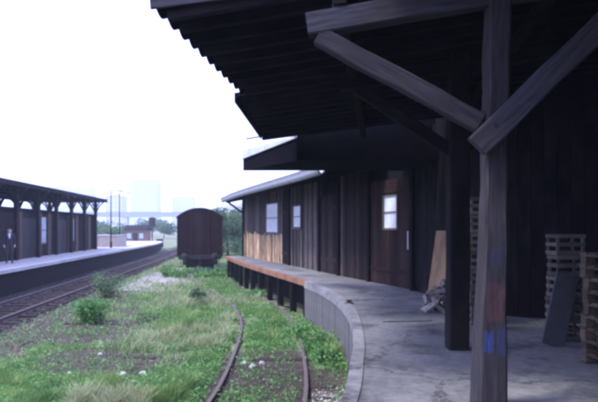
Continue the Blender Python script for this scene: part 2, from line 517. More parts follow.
OLD = [(12.55, -4.15, 2.5), (14.5, -5.0, 2.2), (16.8, -5.5, 2.6), (19.3, -5.9, 2.1), (21.8, -6.2, 2.5), (25.5, -6.8, 2.2)]
def edge_x(y):
    if y > 33.2: return -4.2 + (33.2 - y) * .1
    for a, b in zip(EDGE.p[:-1], EDGE.p[1:]):
        if a.y <= y <= b.y: return a.x + (b.x - a.x) * (y - a.y) / max(b.y - a.y, 1e-6)
    return -6
def track_x(y):
    for a, b in zip(TRACK.p[:-1], TRACK.p[1:]):
        if a.y <= y <= b.y: return a.x + (b.x - a.x) * (y - a.y) / max(b.y - a.y, 1e-6)
    return -20
def smooth(a, b, x):
    t = min(max((x - a) / (b - a), 0), 1)
    return t * t * (3 - 2 * t)
def blob(x, y, cx, cy, rx, ry):
    q = ((x - cx) / rx) ** 2 + ((y - cy) / ry) ** 2
    return max(0, 1 - q) if q < 1 else 0
def zones(x, y):
    """(green, gravel, dark ballast) at a place in the yard"""
    xw = x + .8 * noise.noise(Vector((x * .9, y * .9, 31))) + .35 * noise.noise(Vector((x * 2.6, y * 2.6, 37)))
    yw = y + .9 * noise.noise(Vector((x * .8, y * .8, 47))) + .35 * noise.noise(Vector((x * 2.4, y * 2.4, 53)))
    x0 = x - SL * y
    n = noise.noise(Vector((x * .35, y * .28, 3))) * .5 + noise.noise(Vector((x * 1.1, y * .8, 9))) * .3
    green = .62 + n * .9
    gravel, dark = 0.0, 0.0
    if y < 130:
        dark = smooth(-6.25, -6.75, x0) * smooth(-10.4, -10.0, x0)
        green *= 1 - dark
        green *= 1 - smooth(-4.5, -5.4, x0) * smooth(-7.2, -6.9, x0) * (.95 - .6 * smooth(20, 30, y))
    # pale gravel towards the wagon
    gravel = max(gravel, 1.15 * blob(xw, yw, -6.9, 35, 2.2, 11) ** .6 if y > 22 else 0)
    gravel = max(gravel, .8 * blob(xw, yw, -1.6, 24.2, 1.3, 1.6))
    for dy, cx, w in OLD:
        green -= .75 * blob(xw, yw, cx, dy - .25, w * .68, .75)
    green -= .75 * blob(xw, yw, -3.7, 11.6, 2.2, 1.5) + .5 * blob(xw, yw, -5.4, 15.2, 1.6, 3.0)
    # siding : green between the rails further off, dark soil near the camera
    tx = track_x(y)
    if y < 40:
        near = smooth(14.4, 10.8, y + 2.2 * noise.noise(Vector((x * 1.3, y * .9, 60))))
        intrk = smooth(1.35, .95, abs(x - tx))
        green += intrk * (.45 * (1 - near) - .42 * near)
        dark = max(dark, intrk * near * .5)
        # right of the track against the dock
        if x > tx + .7:
            green += .7 * blob(x, y, tx + 1.2, 13.3, 1.0, 2.6)
            if y < 11.3: green -= .6
        gravel = max(gravel, .55 * smooth(10.6, 9.5, y) * (1 if x > tx + .85 else 0))
    green += .55 * blob(x, y, -4.2, 9.3, 3.6, .95) + .5 * blob(x, y, -2.3, 10.5, 1.0, 1.8)
    green += .35 * blob(x, y, -2.6, 16, 1.7, 6)
    green += .4 * smooth(50, 80, y)
    return min(max(green, 0), 1), min(max(gravel, 0), 1), min(max(dark, 0), 1)
def near_old(x, y):
    return any(abs(y - dy) < .15 and abs(x - cx) < w / 2 for dy, cx, w in OLD)
def ground_z(x, y):
    z = -.085 + .045 * noise.noise(Vector((x * .6, y * .6, 1))) + .02 * noise.noise(Vector((x * 2.1, y * 2.1, 5)))
    x0 = x - SL * y
    k = smooth(-6.1, -6.7, x0) * smooth(-11, -10.2, x0)
    z = z * (1 - k) + (-.15) * k
    if x > edge_x(y) + .4 and y < 34: z = -.16
    far = smooth(120, 300, abs(y)) + smooth(60, 150, abs(x))
    return z if far <= 0 else z - .05 * min(far, 1)

# ------------------------------------------------------------------ ground
def axis(lo, hi, f0, f1, step, far):
    a = list(np.arange(f0, f1 + 1e-6, step))
    def ext(start, end, sgn):
        out, v, s = [], start, step
        while abs(v - start) < abs(end - start):
            s = min(s * 1.35, far); v += sgn * s; out.append(v)
        return out
    return ext(f0, lo, -1)[::-1] + a + ext(f1, hi, 1)
xs = axis(-1000, 1000, -16, 3, .28, 60)
ys = axis(-500, 1500, 7, 42, .3, 60)
gv, gf, A, B, C_ = [], [], [], [], []
for y in ys:
    for x in xs:
        gv.append((x, y, ground_z(x, y)))
        a, b, c = zones(x, y)
        A.append(a); B.append(b); C_.append(c)
nx = len(xs)
for j in range(len(ys) - 1):
    for i in range(nx - 1):
        gf.append((j * nx + i, j * nx + i + 1, (j + 1) * nx + i + 1, (j + 1) * nx + i))
gme = mesh('ground', gv, gf, M['ground'], True)
for nm, arr in (('green', A), ('gravel', B), ('dark', C_)):
    at = gme.attributes.new(nm, 'FLOAT', 'POINT'); at.data.foreach_set('value', arr)
ground = tag(link('ground', gme), 'overgrown railway yard ground of soil, gravel and weeds', kind='structure')

# ------------------------------------------------------------------ tracks
def rail_me(name, path, off, s0, s1, mat, step=1.0, top=0.0):
    prof = [(-.06, -.15), (.06, -.15), (.06, -.138), (.012, -.125), (.012, -.045), (.034, -.035), (.034, -.006), (.022, 0), (-.022, 0), (-.034, -.006), (-.034, -.035), (-.012, -.045), (-.012, -.125), (-.06, -.138)]
    vs_, fs, n = [], [], len(prof)
    k = max(2, int((s1 - s0) / step))
    for i in range(k + 1):
        p, t = path.at(s0 + (s1 - s0) * i / k)
        p2, t2 = path.at(min(s0 + (s1 - s0) * i / k + .8, path.L)); p1, t1 = path.at(max(s0 + (s1 - s0) * i / k - .8, 0))
        t = (p2 - p1).normalized()
        r = Vector((t.y, -t.x, 0))
        for a, z in prof: vs_.append(p + r * (off + a) + Vector((0, 0, z + top)))
    for i in range(k):
        for q in range(n): fs.append((i * n + q, i * n + (q + 1) % n, (i + 1) * n + (q + 1) % n, (i + 1) * n + q))
    fs.append(tuple(range(n))[::-1]); fs.append(tuple(range(k * n, k * n + n)))
    me = mesh(name, vs_, fs, M['rust'])
    me.materials.append(M['rail_top'])
    for pl in me.polygons:
        if pl.normal.z > .35 and pl.center.z > top - .01: pl.material_index = 1
    return me
def sleepers(path, s0, s1, step, parent, ztop, w=2.5, jit=.02):
    s = s0
    while s < s1:
        p, t = path.at(s)
        q, _ = path.at(min(s + 1, path.L)); t = (q - p).normalized()
        o = box('sleeper', (p.x + random.uniform(-.05, .05), p.y, ztop - .15 + random.uniform(-jit, jit)), (w, .25, .15), M['sleeper'], parent, rz=math.atan2(t.y, t.x) - math.pi / 2 + random.uniform(-.015, .015), bevel=.01)
        s += step
siding = empty('siding_track'); tag(siding, 'curving single siding with rusty rails sunk in weeds beside the loading dock', kind='structure')
link('rail', rail_me('rail', TRACK, -.75, 0, TRACK.s_at_y(95), None, .8), siding)
link('rail', rail_me('rail', TRACK, .75, 0, TRACK.s_at_y(95), None, .8), siding)
sleepers(TRACK, TRACK.s_at_y(7.5), TRACK.s_at_y(34), .68, siding, -.085)
mainl = empty('main_track'); tag(mainl, 'straight dark ballasted main line along the far platform', kind='structure')
link('rail', rail_me('rail', MAIN, -.75, 0, MAIN.L, None, 3, .03), mainl)
link('rail', rail_me('rail', MAIN, .75, 0, MAIN.L, None, 3, .03), mainl)
sleepers(MAIN, MAIN.s_at_y(10), MAIN.s_at_y(62), .66, mainl, -.095, 2.6)
# loose ballast stones along the main line (one mass)
def stones_me(name, pts, sizes, mat):
    base = np.array([(1, 0, 0), (-1, 0, 0), (0, 1, 0), (0, -1, 0), (0, 0, 1), (0, 0, -1)], float)
    tri = np.array([(0, 2, 4), (2, 1, 4), (1, 3, 4), (3, 0, 4), (2, 0, 5), (1, 2, 5), (3, 1, 5), (0, 3, 5)])
    n = len(pts)
    jit = rng.uniform(.6, 1.3, (n, 6, 1)) * base[None]
    th = rng.uniform(0, 6.28, n); c, s = np.cos(th), np.sin(th)
    rot = np.zeros((n, 3, 3)); rot[:, 0, 0] = c; rot[:, 0, 1] = -s; rot[:, 1, 0] = s; rot[:, 1, 1] = c; rot[:, 2, 2] = .75
    v = np.einsum('nij,nkj->nki', rot, jit) * np.array(sizes)[:, None, None] + np.array(pts)[:, None, :]
    f = tri[None] + (np.arange(n) * 6)[:, None, None]
    return mesh(name, v.reshape(-1, 3), f.reshape(-1, 3), mat)
pts, sz = [], []
for _ in range(9000):
    y = 9 + 50 * random.random() ** 1.6
    x0 = random.uniform(-10.0, -6.35)
    pts.append((main_x(x0, y), y, -.135 + random.uniform(-.015, .03))); sz.append(random.uniform(.02, .05))
tag(link('ballast', stones_me('ballast', pts, sz, M['ballast'])), 'dark loose ballast stones bedding the main line', 'ballast', kind='stuff')
pts, sz = [], []
while len(pts) < 5500:
    x, y = random.uniform(-10, 1), 9 + 34 * random.random() ** 1.3
    g, gr_, dk = zones(x, y)
    if x > edge_x(y) - .1: continue
    if random.random() < gr_ * 1.2 - .12 + .012 * (1 - g):
        pts.append((x, y, ground_z(x, y) + .005)); sz.append(random.uniform(.012, .035) * (1 + y / 40))
tag(link('gravel', stones_me('gravel', pts, sz, M['gravel'])), 'pale gravel and chippings scattered over the weedy yard', 'gravel', kind='stuff')

pts, sz = [], []
while len(pts) < 6500:
    x, y = random.uniform(-9.5, .8), 8.6 + 26 * random.random() ** 1.5
    g, gr_, dk = zones(x, y)
    if x > edge_x(y) - .1 or near_old(x, y) or x - SL * y < -6.7: continue
    if random.random() < (1 - g) ** 1.5 * (1 - gr_):
        pts.append((x, y, ground_z(x, y) + .004)); sz.append(random.uniform(.008, .03) * (1 + y / 40) * (1.6 if random.random() < .06 else 1))
tag(link('soil_clods', stones_me('soil_clods', pts, sz, M['clod'])), 'brown soil crumbs and clods on the bare patches of the yard', 'soil', kind='stuff')

# ------------------------------------------------------------------ loading dock
S_T = EDGE.s_at_y(17.5)                      # concrete part ends, timber part begins
dock = empty('loading_dock'); tag(dock, 'curved concrete loading dock with a timber-edged far end', kind='structure')
cpts = [EDGE.at(EDGE.s_at_y(-8) + (S_T - EDGE.s_at_y(-8)) * k / 70)[0] for k in range(71)]
tpts = [EDGE.at(S_T + (EDGE.L - S_T) * k / 30)[0] for k in range(31)]
poly = [(p.x, p.y) for p in cpts] + [(13, cpts[-1].y), (13, cpts[0].y)]
link('concrete_deck', prism_me('concrete_deck', poly[::-1], .86, DOCK, M['concrete']), dock)
polyT = [(p.x, p.y) for p in tpts[0:1]] + [(p.x, p.y) for p in tpts[1:]] + [(6.0, tpts[-1].y), (6.0, tpts[0].y)]
link('timber_deck', prism_me('timber_deck', polyT[::-1], .93, DOCK - .004, M['concrete']), dock)
# pale worn rim on the concrete edge
def strip_me(name, path_pts, off0, off1, z0, z1, mat):
    P = Path(path_pts)
    a, b = P.offset(off0).p, P.offset(off1).p
    vs_, fs = [], []
    for p, q in zip(a, b): vs_ += [(p.x, p.y, z0), (q.x, q.y, z0), (q.x, q.y, z1), (p.x, p.y, z1)]
    n = len(a)
    for i in range(n - 1):
        for k in range(4): fs.append((i * 4 + k, i * 4 + (k + 1) % 4, (i + 1) * 4 + (k + 1) % 4, (i + 1) * 4 + k))
    fs.append((3, 2, 1, 0)); fs.append(tuple(range((n - 1) * 4, n * 4)))
    bm = bmesh.new(); bm.from_mesh(mesh('t', vs_, fs)); 
    return from_bm(name, bm, mat)
link('edge_rim', strip_me('edge_rim', cpts, -.025, .13, .90, DOCK + .012, M['concrete_rim']), dock)
# concrete wall panels of the dock side
P = Path(cpts)
s = P.s_at_y(1.5); k = 0
while s < P.L - .05:
    w = .27
    p, t = P.at(s + w / 2)
    nrm = Vector((t.y, -t.x, 0))
    q = p + nrm * (.06 + random.uniform(-.012, .012))
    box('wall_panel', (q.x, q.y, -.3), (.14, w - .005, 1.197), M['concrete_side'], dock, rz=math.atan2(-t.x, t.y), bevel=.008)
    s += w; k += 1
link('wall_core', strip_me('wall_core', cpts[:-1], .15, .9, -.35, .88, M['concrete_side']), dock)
link('edge_beam', strip_me('edge_beam', tpts, -.03, .16, .955, DOCK + .006, M['edge_wood']), dock)
PT = Path(tpts)
s = .25
while s < PT.L:
    p, t = PT.at(s); nrm = Vector((t.y, -t.x, 0)); q = p + nrm * .14
    box('support_post', (q.x, q.y, -.3), (.2, .2, 1.2), M['dark_timber'], dock, rz=math.atan2(t.y, t.x), bevel=.012)
    s += 1.55
link('rear_wall', strip_me('rear_wall', tpts, 1.2, 1.35, -.3, .94, M['brick_dark']), dock)
p, q = gpt(383, 322, DOCK), gpt(432, 321, DOCK)
beam('joint_strip', (p.x, p.y, DOCK + .004), (q.x, q.y, DOCK + .004), .05, .012, M['iron'], dock, bevel=.003, jit=.002)
# dark iron stump by the rim
p = gpt(347.5, 303.5, DOCK)
ir = empty('mooring_stump', (p.x + .03, p.y, DOCK)); tag(ir, 'small dark iron stump on the pale rim of the dock', 'iron stump')
link('stem', tube_me('stem', [(0, 0, 0), (0, 0, .04), (0, 0, .055)], [.05, .045, .05], M['iron'], 10), ir)
link('cap', tube_me('cap', [(0, 0, .055), (0, 0, .07), (0, 0, .08)], [.07, .065, .03], M['iron'], 10), ir)
link('base_plate', tube_me('base_plate', [(0, 0, .013), (0, 0, .028)], [.10, .095], M['rust'], 10), ir)

# ------------------------------------------------------------------ freight shed
shed = empty('freight_shed'); tag(shed, 'long dark plank freight shed curving along the loading dock', 'shed')
WL = WALL.L
sF = WL                                        # far corner
def roofz_wall(s):                             # top of the wall planks
    p, _ = WALL.at(s)
    return 4.45 if p.y > 15.4 else (5.1 if p.y > 13 else 5.35)
U = {u: WALL.s_at_u(u) for u in (267, 279, 283, 290, 294, 302, 322, 339, 372, 385, 400, 413, 345, 241.5 + 3)}
wins = [(U[279], U[267], DOCK + 1.36, DOCK + 2.8, 'left'), (U[302], U[294], DOCK + 1.6, DOCK + 2.55, 'mid')]
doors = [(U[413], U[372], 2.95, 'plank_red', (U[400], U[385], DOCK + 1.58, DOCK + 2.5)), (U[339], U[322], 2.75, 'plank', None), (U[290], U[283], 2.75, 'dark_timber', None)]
NRM = lambda t: Vector((-t.y, t.x, 0))         # towards the dock edge (path runs from near to far)
def wall_piece(name, s0, s1, z0, z1, mat, parent, out=0.0, th=.03, gap=.008):
    a, _ = WALL.at(s0); b, _ = WALL.at(s1)
    t = (b - a); w = t.length; t.normalize()
    c = (a + b) / 2 + NRM(t) * (out + th / 2)
    return box(name, (c.x, c.y, z0), (round(w - gap, 2), th, round(z1 - z0, 2)), M[mat], parent, rz=math.atan2(t.y, t.x))
def pieces(s0, s1, z0, z1, mat, parent, w=.21, out=0.0, th=.03, name='plank', jit=.008):
    n = max(1, round((s1 - s0) / w))
    for i in range(n):
        wall_piece(name, s0 + (s1 - s0) * i / n, s0 + (s1 - s0) * (i + 1) / n, z0, z1 + random.uniform(-.0, 0), mat, parent, out + random.uniform(0, jit), th)
cuts = sorted([(a, b) for a, b, *_ in doors])
s_near = 0.4
segs, s = [], s_near
for a, b in cuts:
    segs.append((s, a)); s = b
segs.append((s, WL))
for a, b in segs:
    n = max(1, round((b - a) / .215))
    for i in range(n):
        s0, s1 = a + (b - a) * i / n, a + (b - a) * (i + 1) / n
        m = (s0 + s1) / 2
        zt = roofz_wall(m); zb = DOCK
        mt = 'plank_far' if m > U[345] else ('plank' if m > U[413] else 'dark_timber')  # wall colour steps darker towards the camera, painting in the canopy shade
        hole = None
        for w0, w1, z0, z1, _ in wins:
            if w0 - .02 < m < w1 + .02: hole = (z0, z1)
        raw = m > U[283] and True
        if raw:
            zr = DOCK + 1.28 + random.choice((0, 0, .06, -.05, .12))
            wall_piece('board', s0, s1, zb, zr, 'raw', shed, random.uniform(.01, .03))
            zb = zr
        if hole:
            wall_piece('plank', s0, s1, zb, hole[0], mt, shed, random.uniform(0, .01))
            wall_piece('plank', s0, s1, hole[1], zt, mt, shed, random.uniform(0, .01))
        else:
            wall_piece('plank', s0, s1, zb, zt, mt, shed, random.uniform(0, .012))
# battens/posts of the shed frame, and a solid core behind the boards
link('wall_core', strip_me('wall_core', [WALL.at(.2 + (WL - .2) * k / 60)[0] for k in range(61)], .02, .12, DOCK - .3, 4.46, M['dark_timber']), shed)
link('upper_wall_core', strip_me('upper_wall_core', [WALL.at(.2 + (WALL.s_at_y(15.3) - .2) * k / 40)[0] for k in range(41)], .02, .12, 4.46, 5.3, M['dark_timber']), shed)
for u in (290.8, 321, 340.5, 371, 415):
    ss = WALL.s_at_u(u)
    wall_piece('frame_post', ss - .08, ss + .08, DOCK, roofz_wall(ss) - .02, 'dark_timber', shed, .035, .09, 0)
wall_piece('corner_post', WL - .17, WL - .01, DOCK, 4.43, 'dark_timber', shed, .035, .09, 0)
pF, tF = WALL.at(WL - .01)
nF = NRM(tF)
for k in range(22):                             # far end wall
    c = pF - nF * (.12 + .22 * k)
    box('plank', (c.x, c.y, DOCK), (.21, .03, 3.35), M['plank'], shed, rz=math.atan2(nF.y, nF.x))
def window(parent, w0, w1, z0, z1, nested=False):
    a, _ = WALL.at(w0); b, _ = WALL.at(w1)
    t = (b - a).normalized(); L = (b - a).length; c = (a + b) / 2
    rz = math.atan2(t.y, t.x); n = NRM(t)
    par = parent
    if not nested:
        par = link('window', box_me(round(L, 2), .02, round(z1 - z0, 2), M['dark_timber']), parent, (c.x + n.x * .005, c.y + n.y * .005, z0), (0, 0, rz))
    def add(name, off_t, off_z, dims, mat, out):
        q = c + t * off_t + n * out
        if nested:
            box(name, (q.x, q.y, z0 + off_z), dims, M[mat], par, rz=rz)
        else:
            box(name, (off_t, out - .005, off_z), dims, M[mat], par)
    h = z1 - z0
    add('pane', 0, .04, (round(L - .08, 2), .012, round(h / 2 - .055, 2)), 'pane_white', .03)
    add('pane', 0, h / 2 + .015, (round(L - .08, 2), .012, round(h / 2 - .055, 2)), 'pane_white', .03)
    for o in (-1, 1): add('frame', o * (L / 2 - .025), 0, (.05, .05, h), 'frame', .045)
    add('frame', 0, h - .05, (L - .1, .05, .05), 'frame', .045)
    add('sill', 0, -.05, (L + .08, .10, .05), 'frame', .06)
    add('frame', 0, h / 2 - .02, (L - .1, .04, .035), 'frame', .045)
for w in wins: window(shed, *w[:4])
for a, b, h, mt, win in doors:
    pa, _ = WALL.at(a); pb, _ = WALL.at(b); t = (pb - pa).normalized(); n = NRM(t); c = (pa + pb) / 2
    L = (pb - pa).length
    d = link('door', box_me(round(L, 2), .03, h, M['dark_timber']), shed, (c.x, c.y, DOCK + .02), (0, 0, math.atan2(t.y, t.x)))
    npl = max(2, round(L / .2))
    for i in range(npl):
        xx = -L / 2 + L * (i + .5) / npl
        wpl = L / npl - .01
        sm = a + (b - a) * (i + .5) / npl
        if win and win[0] - .04 < sm < win[1] + .04:
            box('plank', (xx, .03 + random.uniform(0, .006), .01), (wpl, .03, win[2] - DOCK - .06), M[mt], d)
            box('plank', (xx, .03 + random.uniform(0, .006), win[3] - DOCK), (wpl, .03, h - (win[3] - DOCK) - .02), M[mt], d)
        else:
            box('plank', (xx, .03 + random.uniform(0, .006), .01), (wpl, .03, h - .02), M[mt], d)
    if win:
        wc = ((win[0] + win[1]) / 2 - (a + b) / 2)
        ww, hh, z0 = (win[1] - win[0]), win[3] - win[2], win[2] - DOCK - .02
        box('window_pane', (wc, .025, z0 + .02), (ww - .04, .012, hh / 2 - .03), M['pane_white'], d)
        box('window_pane', (wc, .025, z0 + hh / 2 + .01), (ww - .04, .012, hh / 2 - .03), M['pane_white'], d)
        for o in (-1, 1): box('window_frame', (wc + o * (ww / 2 - .01), .05, z0 - .02), (.045, .04, hh + .03), M['frame'], d)
        for zz in (z0 - .03, z0 + hh / 2 - .015, z0 + hh - .02): box('window_bar', (wc, .05, zz), (ww - .07, .03, .035), M['frame'], d)
        box('handle', (-L / 2 + .13, .07, 1.02), (.045, .03, .48), M['zinc'], d, bevel=.008)
        for zz in (.35, 2.55): box('rail_batten', (0, .058, zz), (L - .02, .025, .12), M['plank_red'], d)
    else:
        for zz in (.4, 2.2): box('rail_batten', (0, .058, zz), (L - .02, .025, .12), M['plank'], d)
# sliding rail above the big door
# eave roof of the far part, with a zinc gutter
RE = [Vector((-4.23, 33.4, 0)), Vector((-2.7, 27.4, 0)), Vector((-1.1, 22.1, 0)), Vector((.12, 18.2, 0)), Vector((.75, 15.9, 0))]
REP = Path(catmull(RE, 6))
ZE = 4.22
a, b, c_ = REP.offset(-.02).p, REP.offset(1.6).p, REP.offset(6).p
vs_, fs = [], []
for p, q, r in zip(a, b, c_):
    # path runs far to near : offset to the right of travel is away from the shed, so mirror
    pass
inn = REP.offset(-1.6).p; rid = REP.offset(-6).p; out_ = REP.offset(.0).p
for p, q, r in zip(out_, inn, rid):
    vs_ += [(p.x, p.y, ZE + .04), (q.x, q.y, ZE + .36), (r.x, r.y, ZE + 1.1), (r.x, r.y, ZE + 1.2), (q.x, q.y, ZE + .46), (p.x, p.y, ZE + .12)]
n = len(out_)
for i in range(n - 1):
    for k in range(6): fs.append((i * 6 + k, i * 6 + (k + 1) % 6, (i + 1) * 6 + (k + 1) % 6, (i + 1) * 6 + k))
fs.append((0, 1, 2, 3, 4, 5)); fs.append(tuple(range((n - 1) * 6, n * 6))[::-1])
bm = bmesh.new(); bm.from_mesh(mesh('t', vs_, fs))
roof3 = link('eave_roof', from_bm('eave_roof', bm, M['deck']), shed)
# gutter : half round channel
gp = REP.offset(.06).p
vs_, fs = [], []
for p, q in zip(gp, REP.offset(-.06).p):
    o = (p - q).normalized()
    m_ = (p + q) / 2
    prof = [(-.085, .10), (-.075, .03), (-.045, -.02), (0, -.04), (.05, -.02), (.08, .03), (.09, .10), (.10, .105), (.092, .115), (.075, .10), (.06, .03), (0, -.02), (-.06, .03), (-.07, .10)]
    for u_, z_ in prof: vs_.append((m_.x + o.x * (u_ * 1.5 + .14), m_.y + o.y * (u_ * 1.5 + .14), ZE + .01 + z_ * 1.75))
K = 14
for i in range(len(gp) - 1):
    for k in range(K): fs.append((i * K + k, i * K + (k + 1) % K, (i + 1) * K + (k + 1) % K, (i + 1) * K + k))
bm = bmesh.new(); bm.from_mesh(mesh('t', vs_, fs))
gut = link('gutter', from_bm('gutter', bm, M['zinc_pale'], True), shed)
for s in np.arange(.5, REP.L, 1.45):
    p, t = REP.at(s); o = Vector((t.y, -t.x, 0))
    q = p + o * .10
    box('gutter_bracket', (q.x, q.y, ZE - .045), (.03, .22, .03), M['iron'], shed, rz=math.atan2(t.y, t.x))
s = .1
while s < REP.L - .3:                           # rafter tails
    p, t = REP.at(s); o = Vector((t.y, -t.x, 0))
    q = p - o * 1.58
    p2 = p - o * .03
    beam('rafter', (q.x, q.y, ZE + .28), (p2.x, p2.y, ZE - .03), .09, .13, M['dark_timber'], shed, jit=.002)
    s += .9
p, t = REP.at(.15); o = Vector((t.y, -t.x, 0)); pw = WALL.at(WL - .12)[0]
beam('eave_bracket', (pw.x, pw.y + .02, 3.5), (p.x - o.x * .1, p.y, ZE - .02), .09, .11, M['dark_timber'], shed, jit=.002)

# ------------------------------------------------------------------ loading canopy
can = empty('loading_canopy', (0, 0, 0)); tag(can, 'wide weathered timber canopy over the loading dock with braced posts', 'canopy')
H1 = EYE + 2.1
NE = Vector((1, -.135, 0)).normalized()         # direction of the near edge / beams
N0 = Vector((-1.36, 5.47, 0)); E1 = Vector((-.865, 8.97, 0)); E2 = Vector((-1.0, 9.3, 0)); E3 = Vector((-.835, 13.1, 0))
SLOPE = .12
def roofh(x, y):
    # height rises away from the eave
    ex = N0.x + (y - N0.y) * .141
    return H1 + SLOPE * min(max(x - ex, 0), 7.5)
# front section with a scalloped felt edge
vs_, fs = [], []
n = 150
EX = E1 - N0
cols = [0, .06, .5, 2, 5, 8, 13]
for i in range(n + 1):
    t = i / n
    p = N0 + EX * t
    sag = -.08 * abs(math.sin(math.pi * t * 11)) ** .8
    for c in cols:
        q = p + NE * c
        k = max(0, 1 - c / .5)
        vs_.append((q.x, q.y, roofh(q.x, q.y) + .01 + sag * k))
    for c in cols[::-1]:
        q = p + NE * c
        vs_.append((q.x, q.y, roofh(q.x, q.y) + .07 + sag * max(0, 1 - c / .5)))
K = len(cols) * 2
for i in range(n):
    for k in range(K): fs.append((i * K + k, i * K + (k + 1) % K, (i + 1) * K + (k + 1) % K, (i + 1) * K + k))
fs.append(tuple(range(K))[::-1]); fs.append(tuple(range(n * K, n * K + K)))
bm = bmesh.new(); bm.from_mesh(mesh('t', vs_, fs))
link('roof_sheet', from_bm('roof_sheet', bm, M['deck']), can)
def slab_me(name, corners, th, mat):
    lo = [Vector(c) for c in corners]; hi = [c + Vector((0, 0, th)) for c in lo]
    n = len(lo)
    fs = [tuple(range(n))[::-1], tuple(range(n, 2 * n))] + [(i, (i + 1) % n, (i + 1) % n + n, i + n) for i in range(n)]
    bm = bmesh.new(); bm.from_mesh(mesh('t', lo + hi, fs))
    return from_bm(name, bm, mat)
def rp(p, dz=0): return (p.x, p.y, roofh(p.x, p.y) + dz)
# second section : straight edge
link('roof_sheet', slab_me('roof_sheet', [rp(E2), rp(E2 + NE * 7.7), rp(E3 + NE * 7.7), rp(E3)], .07, M['deck']), can)
link('roof_sheet', slab_me('roof_sheet', [rp(E2 + NE * 7.7 + Vector((0, -.45, 0))), rp(E2 + NE * 13), rp(E3 + NE * 13), rp(E3 + NE * 7.7)], .07, M['deck']), can)
beam('fascia_board', rp(E2 + NE * .0 + Vector((-.02, 0, 0)), -.01), rp(E3 + Vector((-.02, 0, 0)), -.01), .03, .16, M['dark_timber'], can, jit=.002, bevel=.004)
q = E3 + Vector((.05, .02, 0))
beam('gutter_hook', (q.x, q.y, H1 - .02), (q.x - .42, q.y + .15, H1 - .065), .03, .03, M['iron'], can, jit=.0, bevel=.004)
# end board of the second section
beam('end_board', rp(E3 + Vector((0, .03, 0)), -.05), rp(E3 + NE * 5 + Vector((0, .03, 0)), -.07), .04, .14, M['dark_timber'], can, jit=.003, bevel=.004)
# low hipped section beyond, with a pale fascia
F1, F2 = Vector((-.05, 13.15, 0)), Vector((-1.49, 15.5, 0))
Zb, Zt = EYE + 1.53, EYE + 2.06
link('lower_roof', prism_me('lower_roof', [(F1.x, F1.y), (5.5, 13.0), (5.5, 15.5), (F2.x, F2.y)], Zb, Zt, M['deck']), can)
fo = Vector((-.85, -.52, 0)).normalized() * .03
link('pale_fascia', prism_me('pale_fascia', [(F1.x + fo.x * 1.6, F1.y + fo.y * 1.6), (F1.x + fo.x * .1, F1.y + fo.y * .1), (F2.x + fo.x * .1, F2.y + fo.y * .1), (F2.x + fo.x * 1.6, F2.y + fo.y * 1.6)], lambda x, y: Zt - .03 - .20 * min(max((y - 13.15) / 2.35, 0), 1), Zt + .012, M['zinc_pale']), can)
link('upper_roof_wall', prism_me('upper_roof_wall', [(-.05, 13.5), (9, 13.5), (9, 13.7), (-.05, 13.7)], Zt - .1, EYE + 3.2, M['deck']), can)
# barge board along the near edge
b0 = N0 - NE * .03; b1 = N0 + NE * 11
beam('barge_board', (b0.x, b0.y - .035, roofh(b0.x, b0.y) + .02), (b1.x, b1.y - .035, roofh(N0.x + 7.5, b1.y) - .06), .035, .15, M['timber'], can, bevel=.004)
# unseen roof and end wall behind the camera, added to darken the interior
link('roof_sheet', slab_me('roof_sheet', [(.6, -9, roofh(.6, 5) + .02), (14, -9, roofh(9, 5) + .02), (14, 5.2, roofh(9, 5) + .02), (.6, 5.25, roofh(.6, 5) + .02)], .07, M['deck']), can)
link('added_shade_wall', slab_me('added_shade_wall', [(1.2, -9, DOCK), (13, -9, DOCK), (13, -8.9, DOCK), (1.2, -8.9, DOCK)], 3.6, M['dark_timber']), can)
# rafters
for k in range(10):
    p = N0 + EX * (k / 9)
    a = p + NE * .12; b = p + NE * 7.2
    if k == 0: a, b = a + Vector((0, .06, 0)), b + Vector((0, .06, 0))
    beam('rafter', (a.x, a.y, roofh(a.x, a.y) - .085), (b.x, b.y, roofh(b.x, b.y) - .085), .08, .15, M['dark_timber'], can, jit=.002)
for k in range(1, 9):
    p = E2 + (E3 - E2) * (k / 9)
    a = p + NE * .12; b = p + NE * 7.2
    beam('rafter', (a.x, a.y, roofh(a.x, a.y) - .085), (b.x, b.y, roofh(b.x, b.y) - .085), .08, .15, M['dark_timber'], can, jit=.002)
def zbeam(x): return EYE + 1.86 + (x - .09) * .128          # beam axis height at the first frame
# frame at the near post
PX, PY = 1.69, 5.16
post_base = Vector((PX - .01, PY, DOCK)); post_top = Vector((PX + .08, PY, EYE + 2.36))
near_post = beam('post', post_base, post_top, .19, .2, M['post'], can, roll_ref=(0, 1, 0), seg=14, jit=.006, bevel=.018)
taper(near_post, 1.4, 2.2)
yb = lambda x: 5.37 - .135 * x - .0
bo = .0
beam('cross_beam', (.08, yb(.08), zbeam(.08)), (6.6, yb(6.6), zbeam(6.6)), .16, .205, M['timber'], can, seg=14, jit=.005, bevel=.014)
beam('brace', (.18, yb(.18) - .01, zbeam(.18) - .115), (1.60, yb(1.6) - .01, EYE + .93), .13, .17, M['timber'], can, seg=8, jit=.005, bevel=.012)
beam('brace', (1.52, yb(1.55) - .185, EYE + .70), (3.02, yb(3.0) - .17, EYE + 2.18), .13, .20, M['timber'], can, seg=10, jit=.006, bevel=.012)
beam('strut', (.36, yb(.36), zbeam(.36) + .10), (.36, yb(.36), roofh(.36, 5.3) - .0), .11, .11, M['timber'], can, jit=.003)
beam('strut', (2.4, yb(2.4), zbeam(2.4) + .10), (2.4, yb(2.4), roofh(2.4, 5.1)), .11, .11, M['timber'], can, jit=.003)
